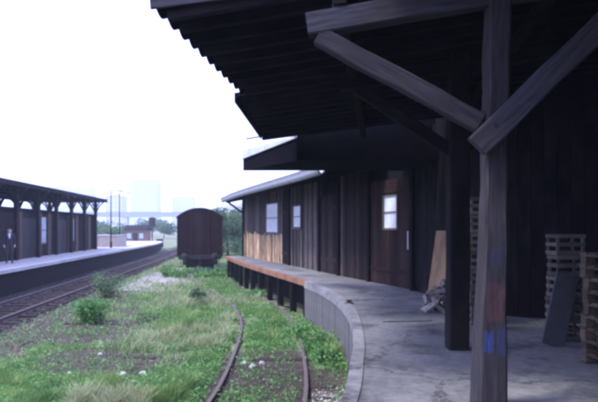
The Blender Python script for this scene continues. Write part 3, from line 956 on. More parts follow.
for xx in (.36, 2.4):
    a = Vector((xx, yb(xx), 0)); b = a + Vector((.141, 1, 0)) * 7.6
    beam('purlin', (a.x, a.y - .1, roofh(a.x, a.y) - .22), (b.x, b.y, roofh(b.x, b.y) - .22), .12, .14, M['dark_timber'], can, jit=.003)
for bx_, bz_ in ((1.66, .87), (1.78, .99)):                # bolts of the lapped brace
    link('bolt', tube_me('bolt', [(bx_, yb(1.55) - .245, EYE + bz_), (bx_, yb(1.55) - .268, EYE + bz_)], [.022, .019], M['iron'], 6, False), can)
# frame at the second post
QX, QY = 2.10, 7.72
beam('post', (QX, QY, DOCK), (QX + .02, QY, EYE + 2.3), .265, .265, M['dark_timber'], can, roll_ref=(0, 1, 0), seg=10, jit=.006, bevel=.018)
y2 = lambda x: QY - .135 * (x - QX)
z2 = lambda x: EYE + 1.95 + (x - .4) * .125
beam('cross_beam', (.55, y2(.55), z2(.55)), (5.2, y2(5.2), z2(5.2)), .16, .20, M['dark_timber'], can, seg=8)
beam('brace', (.8, y2(.8), z2(.8) - .11), (QX - .05, y2(QX), EYE + 1.0), .12, .16, M['dark_timber'], can)
beam('brace', (QX + .05, y2(QX), EYE + 1.0), (3.4, y2(3.4), z2(3.4) - .11), .12, .16, M['dark_timber'], can)

# ------------------------------------------------------------------ things on the dock
def plank_board(name, base, top_dir, L, w, th, mat, label, cat, rz, lean):
    o = link(name, beam_me(name, L, w, th, M[mat], seg=6, jit=.004, bevel=.004, seed=3), None, base, (lean, 0, rz))
    return tag(o, label, cat)
p = gpt(436, 297, DOCK)
rz_w = math.atan2(-.45, 3)                      # facing the track
o = link('leaning_board', beam_me('leaning_board', 1.55, .98, .035, M['raw_old'], seg=6, jit=.004, bevel=.004, seed=3), None, (2.90, 12.4, DOCK + .006), (R(8), 0, R(96)))
tag(o, 'pale yellowish wooden board leaning against the dark shed wall', 'board')
# grey board leaning on the crates
o = link('grey_panel', beam_me('grey_panel', 1.02, .33, .03, M['board_grey'], seg=5, jit=.003, bevel=.004, seed=5), None, (3.42, 7.84, DOCK + .010), (R(-12), R(20), R(6)))
tag(o, 'grey panel leaning against the crate stack at right', 'panel')
# crates
def make_crate(w=.42, d=.34, h=.30):
    c = empty('crate')
    for sx in (-1, 1):
        for sy in (-1, 1):
            box('corner_post', (sx * (w / 2 - .03), sy * (d / 2 - .03), 0), (.035, .035, h), M['crate'], c)
    for k in range(3):
        z = .015 + k * (h - .06) / 2 * .98
        for sy in (-1, 1): box('slat', (0, sy * (d / 2 - .006), z), (w, .012, .05), M['crate'], c)
        for sx in (-1, 1): box('slat', (sx * (w / 2 - .006), 0, z), (.0118, d - .026, .05), M['crate'], c)
    box('bottom', (0, 0, .004), (w - .03, d - .03, .012), M['crate'], c)
    return c
def copy_tree(o, parent=None):
    c = o.copy(); COL.objects.link(c); c.parent = parent
    for ch in o.children: copy_tree(ch, c)
    return c
crate0 = make_crate()
ci = 0
def put_crate(x, y, z, rz, label, group):
    global ci
    c = crate0 if ci == 0 else copy_tree(crate0)
    ci += 1
    c.location = (x, y, z); c.rotation_euler = (0, 0, rz)
    tag(c, label, 'crate', group)
ordn = ['lowest', 'second lowest', 'third lowest', 'fourth', 'fifth', 'sixth', 'topmost']
for k in range(7):
    put_crate(3.02 + random.uniform(-.015, .015), 9.75 + random.uniform(-.02, .02), DOCK + .002 + k * .302, random.uniform(-.06, .06) + .1, f'slatted wooden crate, {ordn[k]} of the tall stack between the two canopy posts', 'crates stacked between the canopy posts')
ord2 = ['lowest', 'second', 'middle', 'fourth', 'topmost']
for k in range(5):
    put_crate(3.83 + random.uniform(-.015, .015), 8.35 + random.uniform(-.02, .02), DOCK + .002 + k * .302, random.uniform(-.08, .08), f'slatted wooden crate, {ord2[k]} of the short stack behind the grey panel', 'crates stacked behind the grey panel')
# pallets
def make_pallet():
    c = empty('pallet')
    for sy in (-1, 0, 1): box('bottom_board', (0, sy * .35, 0), (1.2, .10, .022), M['pallet'], c)
    for sx in (-1, 0, 1):
        for sy in (-1, 0, 1): box('block', (sx * .53, sy * .35, .022), (.13, .10, .078), M['pallet'], c)
        box('stringer', (sx * .53, 0, .1), (.13, .8, .022), M['pallet'], c)
    for k in range(5): box('top_board', (0, -.35 + k * .175, .122), (1.2, .12, .022), M['pallet'], c)
    return c
pal0 = make_pallet()
ordp = ['lowest', 'second', 'third', 'fourth', 'fifth', 'sixth', 'seventh', 'eighth', 'topmost']
for k in range(9):
    c = pal0 if k == 0 else copy_tree(pal0)
    c.location = (4.02 + random.uniform(-.02, .02), 6.62 + random.uniform(-.02, .02), DOCK + .002 + k * .1455)
    c.rotation_euler = (0, 0, R(6) + random.uniform(-.03, .03))
    tag(c, f'wooden pallet, {ordp[k]} from the floor in the stack at the right edge', 'pallet', 'pallets stacked at the right edge')
# heap of broken brick under the leaning board
def rock_me(name, r, mat, seed, flat=.7):
    bm = bmesh.new()
    bmesh.ops.create_icosphere(bm, subdivisions=1, radius=r)
    rr = random.Random(seed)
    for v in bm.verts:
        v.co *= rr.uniform(.7, 1.25); v.co.z *= flat
    return from_bm(name, bm, mat)
def shard_me(name, dims, mat, seed):
    bm = bmesh.new(); bmesh.ops.create_cube(bm, size=1)
    bmesh.ops.subdivide_edges(bm, edges=list(bm.edges), cuts=1)
    q_ = random.Random(seed)
    for v in bm.verts:
        v.co = Vector((v.co.x * dims[0] * q_.uniform(.8, 1.1), v.co.y * dims[1] * q_.uniform(.75, 1.1), v.co.z * dims[2] * q_.uniform(.8, 1.15)))
    return from_bm(name, bm, mat)
rk = [shard_me('shard', d_, M['rubble'], i_) for i_, d_ in enumerate(((.25, .13, .08), (.2, .16, .06), (.3, .1, .07), (.16, .13, .1), (.26, .2, .045)))]
heap = [(-.02, .1, .3), (.1, .1, .42), (.05, -.05, .38), (.26, .3, .36), (.3, .1, .3), (-.12, .08, .2), (.1, .28, .3), (0, 0, .08), (.22, -.1, .08), (-.16, -.18, .08), (.06, -.34, .08), (.3, .2, .08), (-.06, .25, .08), (.1, -.06, .24), (.14, .16, .24), (.0, -.2, .23), (.2, .04, .38), (.16, .0, .54), (.24, .14, .5)]
for i, (dx, dy, dz) in enumerate(heap):
    o = link('rubble_lump', rk[i % 5], None, (2.64 + dx, 11.3 + dy, DOCK + dz), (random.uniform(-.5, .5), random.uniform(-.6, .6), random.uniform(0, 6)))
    tag(o, 'mottled rubble lump in the heap below the leaning board', 'rubble', 'rubble heaped below the leaning board')

# ------------------------------------------------------------------ goods wagon
WY = 34.4
wp, wt = TRACK.at(TRACK.s_at_y(WY))
wag = empty('goods_wagon', (-5.86, WY, 0), math.atan2(-.165, 1) * -1 * -1); tag(wag, 'dark red-brown covered goods wagon standing end-on in the weeds', 'wagon')
wag.rotation_euler = (0, 0, math.atan(.165))
Wd, Lw = 2.66, 9.2
body = link('body', prism_me('body', [(-Wd / 2 + .03, .03), (Wd / 2 - .03, .03), (Wd / 2 - .03, Lw - .03), (-Wd / 2 + .03, Lw - .03)], 1.12, 3.28, M['wagon']), wag)
def roof_arc(x, off=0): return 3.30 + (3.86 - 3.30) * (1 - (abs(x) / (Wd / 2 + .06)) ** 2.1) + off
gp = [(-Wd / 2 + .02, 3.2)] + [(-Wd / 2 + .02 + (Wd - .04) * k / 16, roof_arc(-Wd / 2 + .02 + (Wd - .04) * k / 16, -.03)) for k in range(17)] + [(Wd / 2 - .02, 3.2)]
for y0 in (.032, Lw - .1):                      # gable panels closing the body under the roof
    n = len(gp)
    bm = bmesh.new(); bm.from_mesh(mesh('t', [(x, y0, z) for x, z in gp] + [(x, y0 + .04, z) for x, z in gp], [tuple(range(n)), tuple(range(n, 2 * n))[::-1]] + [(i, (i + 1) % n, (i + 1) % n + n, i + n) for i in range(n)]))
    link('gable_panel', from_bm('gable_panel', bm, M['wagon']), wag)
npl = 11
for k in range(npl):                            # end planks up to the curve of the roof
    x = -Wd / 2 + Wd * (k + .5) / npl
    w = Wd / npl - .014
    x0, x1 = x - w / 2, x + w / 2
    y0, y1 = -.012 + random.uniform(0, .006), .03
    me = mesh('plank', [(x0, y0, 1.08), (x1, y0, 1.08), (x1, y1, 1.08), (x0, y1, 1.08), (x0, y0, roof_arc(x0, -.03)), (x1, y0, roof_arc(x1, -.03)), (x1, y1, roof_arc(x1, -.03)), (x0, y1, roof_arc(x0, -.03))],
              [(3, 2, 1, 0), (4, 5, 6, 7), (0, 1, 5, 4), (1, 2, 6, 5), (2, 3, 7, 6), (3, 0, 4, 7)], M['wagon'])
    link('plank', me, wag)
for sx in (-1, 1):
    for k in range(40):
        box('plank', (sx * (Wd / 2 - .012), .12 + k * .228, 1.08), (.03, .215, 2.2), M['wagon'], wag)
    for xx in (.52, 1.29):
        beam('end_post', (sx * xx, -.06, 1.0), (sx * xx, -.06, roof_arc(xx, -.06)), .09, .09, M['wagon'], None, jit=.001).parent = wag
vs_, fs = [], []
for k in range(17):
    x = -Wd / 2 - .05 + (Wd + .1) * k / 16
    for y in (-.10, Lw + .1):
        vs_ += [(x, y, roof_arc(x, -.02)), (x, y, roof_arc(x, .05))]
for k in range(16):
    i, j = k * 4, (k + 1) * 4
    fs += [(i, j, j + 2, i + 2), (i + 1, i + 3, j + 3, j + 1), (i, i + 1, j + 1, j), (i + 2, j + 2, j + 3, i + 3)]
fs += [(0, 2, 3, 1), (64, 65, 67, 66)]
bm = bmesh.new(); bm.from_mesh(mesh('t', vs_, fs))
link('roof', from_bm('roof', bm, M['wagon_roof']), wag)
box('brake_rigging', (0, 1.3, .30), (1.75, .12, .62), M['iron'], wag)
box('brake_rigging', (0, 3.0, .30), (1.75, .12, .62), M['iron'], wag)
box('headstock', (0, -.10, .86), (2.5, .14, .24), M['iron'], wag)
for sx in (-1, 1):
    box('sole_bar', (sx * .95, Lw / 2, .9), (.1, Lw, .2), M['iron'], wag)
    bu = link('buffer', tube_me('buffer', [(sx * .875, -.17, 1.02), (sx * .875, -.45, 1.02)], [.11, .08], M['iron'], 12), wag)
    link('buffer_head', tube_me('buffer_head', [(sx * .875, -.45, 1.02), (sx * .875, -.52, 1.02), (sx * .875, -.545, 1.02)], [.22, .22, .17], M['iron'], 16), bu)
    box('footstep', (sx * 1.1, -.05, .42), (.34, .22, .03), M['iron'], wag)
    box('step_hanger', (sx * 1.1, .03, .45), (.04, .04, .45), M['iron'], wag)
    for yy in (2.1, Lw - 2.1):
        w_ = link('wheel', tube_me('wheel', [(sx * .70, yy, .5), (sx * .735, yy, .5), (sx * .74, yy, .5), (sx * .84, yy, .5)], [.53, .53, .5, .5], M['iron'], 24), wag)
        box('axle_box', (sx * 1.0, yy, .4), (.16, .26, .28), M['iron'], wag)
for yy in (2.1, Lw - 2.1):
    link('axle', tube_me('axle', [(-.95, yy, .5), (.95, yy, .5)], .08, M['iron'], 10), wag)
link('coupling_hook', tube_me('coupling_hook', [(0, -.17, .98), (0, -.36, .98), (0, -.42, .92), (0, -.38, .84)], [.05, .04, .035, .03], M['iron'], 8), wag)
link('coupling_chain', tube_me('coupling_chain', [(0, -.36, .96), (0, -.40, .7), (0, -.38, .5), (0, -.36, .38)], .03, M['iron'], 8), wag)
for zz in (1.6, 2.2, 2.8):
    box('grab_iron', (1.02, -.045, zz), (.32, .025, .025), M['iron'], wag)
lp = link('tail_lamp_bracket', box_me(.06, .08, .22, M['iron']), wag, (1.18, -.09, 1.35))

# ------------------------------------------------------------------ far platform
PLZ = .96
pl = empty('station_platform'); tag(pl, 'long pale station platform beyond the main line', kind='structure')
Y0, Y1 = 6, 78
bend = lambda y: -max(0, y - 60) ** 2 * .004
ex = lambda y, o=0: main_x(-9.95 - o, y) + bend(y)
ysP = list(range(Y0, Y1 + 1, 3))
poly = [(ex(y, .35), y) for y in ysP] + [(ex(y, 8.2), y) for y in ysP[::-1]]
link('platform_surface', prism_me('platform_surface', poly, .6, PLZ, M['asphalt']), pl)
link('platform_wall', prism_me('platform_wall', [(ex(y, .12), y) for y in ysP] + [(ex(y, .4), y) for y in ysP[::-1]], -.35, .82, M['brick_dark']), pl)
y = 14
while y < Y1 - 1:
    m_ = y + .5
    box('coping_slab', (ex(m_, .17), m_, .82 + random.uniform(0, .006)), (.40, .985, .145), M['coping'], pl, rz=-math.atan(SL) * -1 * -1)
    y += 1
for o in pl.children:
    if o.name.startswith('coping_slab'): o.rotation_euler = (0, 0, math.atan(-SL))
vs_ = [(ex(Y1, .2), Y1, -.3), (ex(Y1, 8), Y1, -.3), (ex(Y1, 8), Y1, PLZ), (ex(Y1, .2), Y1, PLZ), (ex(Y1 + 7, .2), Y1 + 7, -.12), (ex(Y1 + 7, 8), Y1 + 7, -.12)]
bm = bmesh.new(); bm.from_mesh(mesh('t', vs_, [(0, 1, 2, 3), (3, 2, 5, 4), (0, 3, 4), (1, 5, 2), (0, 4, 5, 1)]))
link('end_ramp', from_bm('end_ramp', bm, M['asphalt']), pl)

# canopy on the platform
pc = empty('platform_canopy'); tag(pc, 'long dark flat canopy roof on braced posts over the far platform', 'canopy')
px = lambda y, o: main_x(-9.95 - o, y)
CE = 49.4
ZC = EYE + 2.17
def quad_roof(name, o0, o1, z0, z1, th, ya, yb, mat, parent):
    cs = [(px(ya, o0), ya, z0), (px(yb, o0), yb, z0), (px(yb, o1), yb, z1), (px(ya, o1), ya, z1)]
    return link(name, slab_me(name, cs, th, M[mat]), parent)
quad_roof('roof', 1.9, 5.1, ZC + .10, ZC + .52, .12, 8, CE, 'roof_dark', pc)
quad_roof('roof', 5.1, 8.3, ZC + .52, ZC + .10, .12, 8, CE, 'roof_dark', pc)
quad_roof('fascia', 1.84, 1.9, ZC, ZC, .26, 8, CE, 'roof_dark', pc)
quad_roof('fascia', 8.3, 8.36, ZC, ZC, .26, 8, CE, 'roof_dark', pc)
for k, y in enumerate(np.arange(21.35, 48.5, 3.3)):
    for o in (2.42, 6.2):
        po = box('post', (px(y, o), y, PLZ), (.2, .2, ZC + .3 - PLZ), M['canopy_paint'], pc)
        for sgn in (-1, 1):                     # curved braces along and across
            pts_ = [(px(y, o), y + sgn * .1, ZC - .95), (px(y, o), y + sgn * .3, ZC - .45), (px(y, o), y + sgn * .75, ZC - .1), (px(y, o), y + sgn * 1.2, ZC + .08)]
            link('brace', tube_me('brace', pts_, .06, M['canopy_paint'], 6), pc)
            pts_ = [(px(y, o) - sgn * .1, y, ZC - .8), (px(y, o) - sgn * .35, y, ZC - .3), (px(y, o) - sgn * .95, y, ZC + .16)]
            link('brace', tube_me('brace', pts_, .055, M['canopy_paint'], 6), pc)
    quad_roof('cross_beam', 1.95, 8.25, ZC + .02, ZC + .02, .16, y - .08, y + .08, 'canopy_paint', pc)
for o in (2.42, 6.2): quad_roof('purlin', o - .08, o + .08, ZC + .18, ZC + .18, .16, 8, CE - .1, 'canopy_paint', pc)
quad_roof('end_fascia', 1.86, 8.34, ZC + .0, ZC + .0, .22, CE, CE + .05, 'roof_dark', pc)

# waiting building below it
wb = empty('waiting_building'); tag(wb, 'dark waiting building with brown pilasters and narrow windows under the platform canopy', 'building')
FO = 2.7                                        # facade behind platform edge
HB = 2.72
Ya, Yb = 23.0, 48.5
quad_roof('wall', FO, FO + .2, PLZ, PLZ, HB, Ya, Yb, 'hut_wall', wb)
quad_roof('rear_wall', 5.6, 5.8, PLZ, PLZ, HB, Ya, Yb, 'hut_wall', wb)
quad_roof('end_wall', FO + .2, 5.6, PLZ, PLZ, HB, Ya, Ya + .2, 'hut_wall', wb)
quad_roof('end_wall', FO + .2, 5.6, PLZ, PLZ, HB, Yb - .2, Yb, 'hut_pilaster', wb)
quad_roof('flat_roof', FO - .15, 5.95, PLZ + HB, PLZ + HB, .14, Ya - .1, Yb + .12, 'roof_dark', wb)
def y_at_u(u, o):
    k = (u - CX) / F                            # px = -9.95-o+SL*y = k*y
    return (-9.95 - o) / (k - SL)
def fac(name, u0, u1, z0, z1, out, mat, parent=wb):
    ya, yb = y_at_u(u0, FO), y_at_u(u1, FO)
    return quad_roof(name, FO - out, FO - .004, z0, z0, z1 - z0, ya, yb, mat, parent)
for u0, u1 in ((17, 20), (36.5, 39.5), (46, 49), (54.5, 57), (66.5, 69), (74, 76.5), (80.5, 83), (86.5, 89), (92.5, 95)):
    fac('pilaster', u0, u1, PLZ, PLZ + HB - .05, .14, 'hut_pilaster')
for u0, u1 in ((40.2, 45.4), (69.6, 73.4)):
    w_ = fac('window', u0, u1, PLZ + .75, PLZ + 2.45, .05, 'frame')
    fac('pane', u0 + .5, u1 - .5, PLZ + .85, PLZ + 1.58, .07, 'pane', w_)
    fac('pane', u0 + .5, u1 - .5, PLZ + 1.63, PLZ + 2.38, .07, 'pane', w_)
for u0, u1 in ((21, 35.5), (57.6, 65.8)):
    d_ = fac('door', u0, u1, PLZ + .01, PLZ + 2.3, .04, 'dark_door')
    um = (u0 + u1) / 2
    fac('door_leaf', u0 + .5, um - .15, PLZ + .04, PLZ + 2.24, .06, 'dark_door', d_)
    fac('door_leaf', um + .15, u1 - .5, PLZ + .04, PLZ + 2.24, .06, 'dark_door', d_)
for u0, u1 in ((77, 80), (83.5, 86), (89.5, 92)):
    fac('wall_panel', u0, u1, PLZ + .4, PLZ + 2.4, .05, 'hut_wall')

# low masonry block past the building
y = 55.5
lb = empty('stairway_parapet', (px(y, 2.9), y, PLZ)); lb.rotation_euler = (0, 0, math.atan(-SL)); tag(lb, 'low grey parapet of a stairway on the far platform beyond the canopy', 'parapet')
for nm, lc, dm in (('wall', (-.85, 0, 0), (.22, 4.2, 1.02)), ('wall', (.85, 0, 0), (.22, 4.2, 1.02)), ('wall', (0, -1.98, 0), (1.47, .22, 1.02))): box(nm, lc, dm, M['brick_tan'], lb)
for nm, lc, dm in (('coping', (-.85, 0, 1.02), (.32, 4.3, .09)), ('coping', (.85, 0, 1.02), (.32, 4.3, .09)), ('coping', (0, -1.98, 1.02), (1.37, .32, .085))): box(nm, lc, dm, M['coping'], lb)

# lamp posts on the far platform
def lamp(u, o, h, label):
    y = y_at_u(u, o)
    r = empty('platform_lamp', (px(y, o) + bend(y), y, PLZ)); tag(r, label, 'lamp post', 'lamp posts on the far platform')
    link('base', tube_me('base', [(0, 0, 0), (0, 0, .5), (0, 0, .6)], [.1, .1, .06], M['canopy_paint'], 10), r)
    link('pole', tube_me('pole', [(0, 0, .55), (0, 0, h)], [.06, .04], M['canopy_paint'], 8), r)
    link('arm', tube_me('arm', [(0, 0, h - .05), (.2, 0, h + .1), (.55, 0, h + .12)], .025, M['canopy_paint'], 6), r)
    link('lamp_head', tube_me('lamp_head', [(.45, 0, h + .12), (.55, 0, h + .08), (.95, 0, h + .06), (1.05, 0, h + .08)], [.03, .09, .09, .03], M['zinc'], 8), r)
lamp(111, 2.0, 5.0, 'tall thin lamp post just past the stairway parapet')
lamp(119.5, 2.6, 5.2, 'thin lamp post standing farthest along the pale platform')

# person on the far platform
def person():
    root = empty('person', (0, 0, 0))
    J = {'pel': (0, 0, .94, .15), 'wst': (0, .0, 1.10, .14), 'chest': (0, -.01, 1.32, .165), 'neck': (0, .0, 1.50, .06), 'head': (0, .01, 1.60, .085), 'crown': (0, .015, 1.70, .08)}
    for s, nm in ((-1, 'L'), (1, 'R')):
        J.update({'sh' + nm: (s * .18, 0, 1.43, .075), 'el' + nm: (s * .25, .03, 1.16, .05), 'wr' + nm: (s * .24, -.05, .93, .034), 'hd' + nm: (s * .235, -.07, .85, .038), 'fg' + nm: (s * .225, -.08, .77, .02), 'tb' + nm: (s * .20, -.10, .84, .014),
                  'hp' + nm: (s * .095, 0, .88, .10), 'kn' + nm: (s * .11, -.02, .50, .066), 'an' + nm: (s * .12, .02, .10, .045), 'he' + nm: (s * .12, .03, .05, .045), 'to' + nm: (s * .135, -.16, .04, .036)})
    E = [('pel', 'wst'), ('wst', 'chest'), ('chest', 'neck'), ('neck', 'head'), ('head', 'crown')]
    for nm in 'LR':
        E += [('chest', 'sh' + nm), ('sh' + nm, 'el' + nm), ('el' + nm, 'wr' + nm), ('wr' + nm, 'hd' + nm), ('hd' + nm, 'fg' + nm), ('hd' + nm, 'tb' + nm), ('pel', 'hp' + nm), ('hp' + nm, 'kn' + nm), ('kn' + nm, 'an' + nm), ('an' + nm, 'he' + nm), ('he' + nm, 'to' + nm)]
    keys = list(J); ix = {k: i for i, k in enumerate(keys)}
    me = bpy.data.meshes.new('body')
    me.from_pydata([J[k][:3] for k in keys], [(ix[a], ix[b]) for a, b in E], [])
    o = link('body', me, None)
    sk = o.modifiers.new('skin', 'SKIN'); o.modifiers.new('sub', 'SUBSURF').levels = 2
    o.modifiers['sub'].render_levels = 2
    for i, k in enumerate(keys):
        v = me.skin_vertices[0].data[i]; r = J[k][3]
        v.radius = (r * (1.15 if k in ('pel', 'wst', 'chest') else 1), r * (.75 if k in ('pel', 'wst', 'chest') else 1)); v.use_root = (k == 'pel')
    dg = bpy.context.evaluated_depsgraph_get()
    ev = bpy.data.meshes.new_from_object(o.evaluated_get(dg))
    bpy.data.objects.remove(o)
    for m_ in ('skin', 'coat', 'trousers', 'hair'): ev.materials.append(M[m_])
    for p_ in ev.polygons:
        c = p_.center
        p_.use_smooth = True
        if c.z > 1.5: p_.material_index = 0
        elif c.z < .07: p_.material_index = 3
        elif abs(c.x) > .17 and c.z < .93: p_.material_index = 0
        elif c.z > .84: p_.material_index = 1
        else: p_.material_index = 2
    link('body', ev, root)
    # hair cap, nose, eyes, ears, open collar showing a pale shirt
    bm = bmesh.new(); bmesh.ops.create_uvsphere(bm, u_segments=14, v_segments=10, radius=.1)
    for v in bm.verts: v.co = Vector((v.co.x * .93, v.co.y * 1.06, v.co.z * .95))
    bmesh.ops.delete(bm, geom=[v for v in bm.verts if v.co.z < -.01 and v.co.y < .02 or v.co.z < -.06 or (v.co.y < -.06 and v.co.z < .035)], context='VERTS')
    link('hair', from_bm('hair', bm, M['hair'], True), root, (0, .02, 1.675))
    link('nose', tube_me('nose', [(0, -.07, 1.665), (0, -.10, 1.63), (0, -.085, 1.618)], [.008, .016, .012], M['skin'], 6), root)
    for s in (-1, 1):
        link('eye', rock_me('eye', .011, M['hair'], 3, .7), root, (s * .034, -.075, 1.66))
        link('ear', rock_me('ear', .022, M['skin'], 4, 1.4), root, (s * .09, .015, 1.64))
    box('mouth', (0, -.078, 1.59), (.045, .012, .009), M['rust'], root)
    me = mesh('shirt_front', [(-.07, -.112, 1.47), (.07, -.112, 1.47), (.015, -.150, 1.22), (-.015, -.150, 1.22), (-.07, -.06, 1.47), (.07, -.06, 1.47), (.015, -.1, 1.22), (-.015, -.1, 1.22)], [(0, 3, 2, 1), (4, 5, 6, 7), (0, 1, 5, 4), (1, 2, 6, 5), (2, 3, 7, 6), (3, 0, 4, 7)], M['shirt'])
    link('shirt_front', me, root)
    return root
pr = person()
pr.location = ((9.5 - CX) / F * 28.6, 28.6, PLZ)
pr.rotation_euler = (0, 0, R(28))
tag(pr, 'person in dark clothes standing on the far platform before the waiting building', 'person')

# ------------------------------------------------------------------ vegetation
def blades_me(name, pos, h, w, lean, mat):
    n = len(pos)
    pos = np.array(pos); h = np.array(h)[:, None]; w = np.array(w)[:, None]
    th = rng.uniform(0, 2 * np.pi, n); ph = rng.uniform(0, 2 * np.pi, n)
    a = np.stack([np.cos(th), np.sin(th), np.zeros(n)], 1)
    b = np.stack([np.cos(ph), np.sin(ph), np.zeros(n)], 1)
    L = (rng.uniform(.1, 1, n)[:, None] * lean)
    up = np.array([0, 0, 1.0])
    v = np.stack([pos - a * w, pos + a * w, pos + b * h * L * .35 + up * h * .6 + a * w * .75, pos + b * h * L * .35 + up * h * .6 - a * w * .75, pos + b * h * L + up * h], 1)
    base = (np.arange(n) * 5)[:, None]
    q = base + np.array([[0, 1, 2, 3]]); t3 = base + np.array([[3, 2, 4]])
    me = bpy.data.meshes.new(name)
    me.vertices.add(n * 5); me.vertices.foreach_set('co', v.reshape(-1))
    me.loops.add(n * 7); me.loops.foreach_set('vertex_index', np.concatenate([q, t3], 1).reshape(-1))
    me.polygons.add(n * 2)
    st = (np.arange(n) * 7)[:, None] + np.array([[0, 4]])
    me.polygons.foreach_set('loop_start', st.reshape(-1))
    me.update(calc_edges=True); me.validate()
    me.materials.append(mat)
    return me
def leaves_me(name, pos, size, mat, flat=.5):
    n = len(pos); pos = np.array(pos); size = np.array(size)[:, None]
    d = rng.normal(size=(n, 3)); d[:, 2] *= flat; d /= np.linalg.norm(d, axis=1)[:, None]
    r = rng.normal(size=(n, 3)); e = np.cross(d, r); e /= np.linalg.norm(e, axis=1)[:, None] + 1e-9
    v = np.stack([pos - d * size, pos + e * size * .5 , pos + d * size, pos - e * size * .5], 1)
    me = bpy.data.meshes.new(name)
    me.vertices.add(n * 4); me.vertices.foreach_set('co', v.reshape(-1))
    me.loops.add(n * 4); me.loops.foreach_set('vertex_index', np.arange(n * 4))
    me.polygons.add(n); me.polygons.foreach_set('loop_start', np.arange(n) * 4)
    me.update(calc_edges=True); me.validate()
    me.materials.append(mat)
    return me
def near_rail(x, y):
    k = abs(abs(x - track_x(y)) - .75)
    return k < .17
def on_old(x, y):
    return any(abs(y - dy) < .13 and abs(x - cx) < w / 2 for dy, cx, w in OLD) and random.random() < .66
gp_, gh, gw = [], [], []
dp, dh, dw = [], [], []
lp_, ls = [], []
tries = 0
while len(gp_) < 105000 and tries < 900000:
    tries += 1
    y = 8.3 + 62 * random.random() ** 2.1
    x = random.uniform(-.56 * y - .4, min(edge_x(y) - .05, .2 * y)) if y < 33 else random.uniform(-.5 * y, 3)
    if near_rail(x, y) and random.random() < .93: continue
    if on_old(x, y): continue
    x0 = x - SL * y
    if x0 < -6.9: continue
    if -5.9 - .32 * 1 < (x + 5.86 + (y - 34.4) * .165) + .0 - 5.86 + 5.86 - 0 < 0 and 35 < y < 43: pass
    g, gr_, dk = zones(x, y)
    f = g * g * (1 - .96 * gr_) + .11 * (1 - dk) * (1 - gr_) + .006
    if random.random() > f: continue
    tall = noise.noise(Vector((x * .8, y * .5, 20))) * .5 + .5
    sc_ = 1 + y / 28
    z = ground_z(x, y) - .01
    cl_ = noise.noise(Vector((x * 2.3, y * 1.7, 77))) * .5 + .5
    if cl_ < .34 and random.random() < .55: continue
    hh = (.035 + .36 * tall * g * smooth(.35, .75, cl_) + .05 * g) * random.uniform(.5, 1.4) * (1 + y / 60)
    if abs(x - track_x(y)) < 1.25: hh *= .5 + .25 * random.random()
    dry = noise.noise(Vector((x * .45, y * .3, 40))) + (.22 if x < track_x(y) - 1 and y > 11.5 else (-.4 if y < 11 else -.05))
    if dry > .05 and random.random() < .62:
        dp.append((x, y, z)); dh.append(hh * 1.15); dw.append(.0055 * sc_)
    else:
        gp_.append((x, y, z)); gh.append(hh); gw.append(.0055 * sc_)
    if random.random() < .22:
        for _ in range(4):
            lp_.append((x + random.gauss(0, .05), y + random.gauss(0, .05), z + random.uniform(.01, .10) * (1 + tall))); ls.append(random.uniform(.010, .028) * sc_)
tag(link('grass', blades_me('grass', gp_, gh, gw, .9, M['grass'])), 'green grass overgrowing the yard and siding', 'grass', kind='stuff')
tag(link('dry_grass', blades_me('dry_grass', dp, dh, dw, 1.0, M['grass_dry'])), 'pale dry grass in patches across the yard', 'grass', kind='stuff')
tag(link('ground_weeds', leaves_me('ground_weeds', lp_, ls, M['weed'], .35)), 'low leafy weeds spreading among the grass', 'weeds', kind='stuff')

def bush(x, y, h, r, n, label, mat='weed', leaf=.05, stems=9):
    z = ground_z(x, y)
    root = empty('weed_bush', (x, y, z)); tag(root, label, 'bush')
    ps, ss = [], []
    for k in range(stems):
        an, rr = random.uniform(0, 6.28), r * random.random() ** .6
        top = Vector((math.cos(an) * rr, math.sin(an) * rr, h * random.uniform(.55, 1.05) * (1 - .35 * rr / r)))
        link('stem', tube_me('stem', [(math.cos(an) * rr * .25, math.sin(an) * rr * .25, -.03), tuple(top * .5 + Vector((0, 0, h * .08))), tuple(top)], [.012, .009, .004], M['bark'], 5), root)
        for q in range(n // stems):
            t = random.uniform(.12, 1.0)
            c = top * t
            sp = r * .38
            ps.append((c.x + random.gauss(0, sp * .6), c.y + random.gauss(0, sp * .6), max(.0, c.z + random.gauss(0, .05)))); ss.append(leaf * random.uniform(.5, 1.2))
    link('foliage', leaves_me('foliage', ps, ss, M[mat], .6), root)
p = gpt(92, 322, -.05); bush(p.x, p.y, .95, .55, 3800, 'leafy green weed bush beside the near rail of the main line', leaf=.045)
p = gpt(107, 297, -.05); bush(p.x, p.y, 1.35, .7, 2000, 'loose taller weed bush leaning over the main line rails', 'leaf2', leaf=.045, stems=12)
p = gpt(196, 305, -.05); bush(p.x, p.y, .62, .42, 1500, 'small dark round bush in front of the wagon', 'leaf', leaf=.055)
p = gpt(322, 352, -.05); bush(.42, 13.1, .5, .42, 1400, 'bright green weed clump against the curved dock wall', leaf=.05)
bush(.5, 11.9, .42, .33, 900, 'low green weed clump at the foot of the dock, nearest the camera', leaf=.045)
bush(.12, 14.6, .45, .4, 1000, 'green weed clump by the dock where the concrete wall begins', leaf=.05)
p = gpt(262, 296, -.05); bush(p.x - .2, p.y, .4, .6, 800, 'low weeds between the siding rails before the timber dock edge', leaf=.05)
p = gpt(165, 395, -.05); bush(p.x, p.y, .34, .5, 900, 'lush weed clump at the bottom edge left of the siding', leaf=.045)
p = gpt(150, 322, -.05); bush(p.x, p.y, .3, .5, 500, 'low weed tuft among the old sleepers', 'leaf2', leaf=.045)
bush(-3.6, 33.0, .9, .6, 1000, 'weeds growing at the far end of the timber dock', leaf=.07)
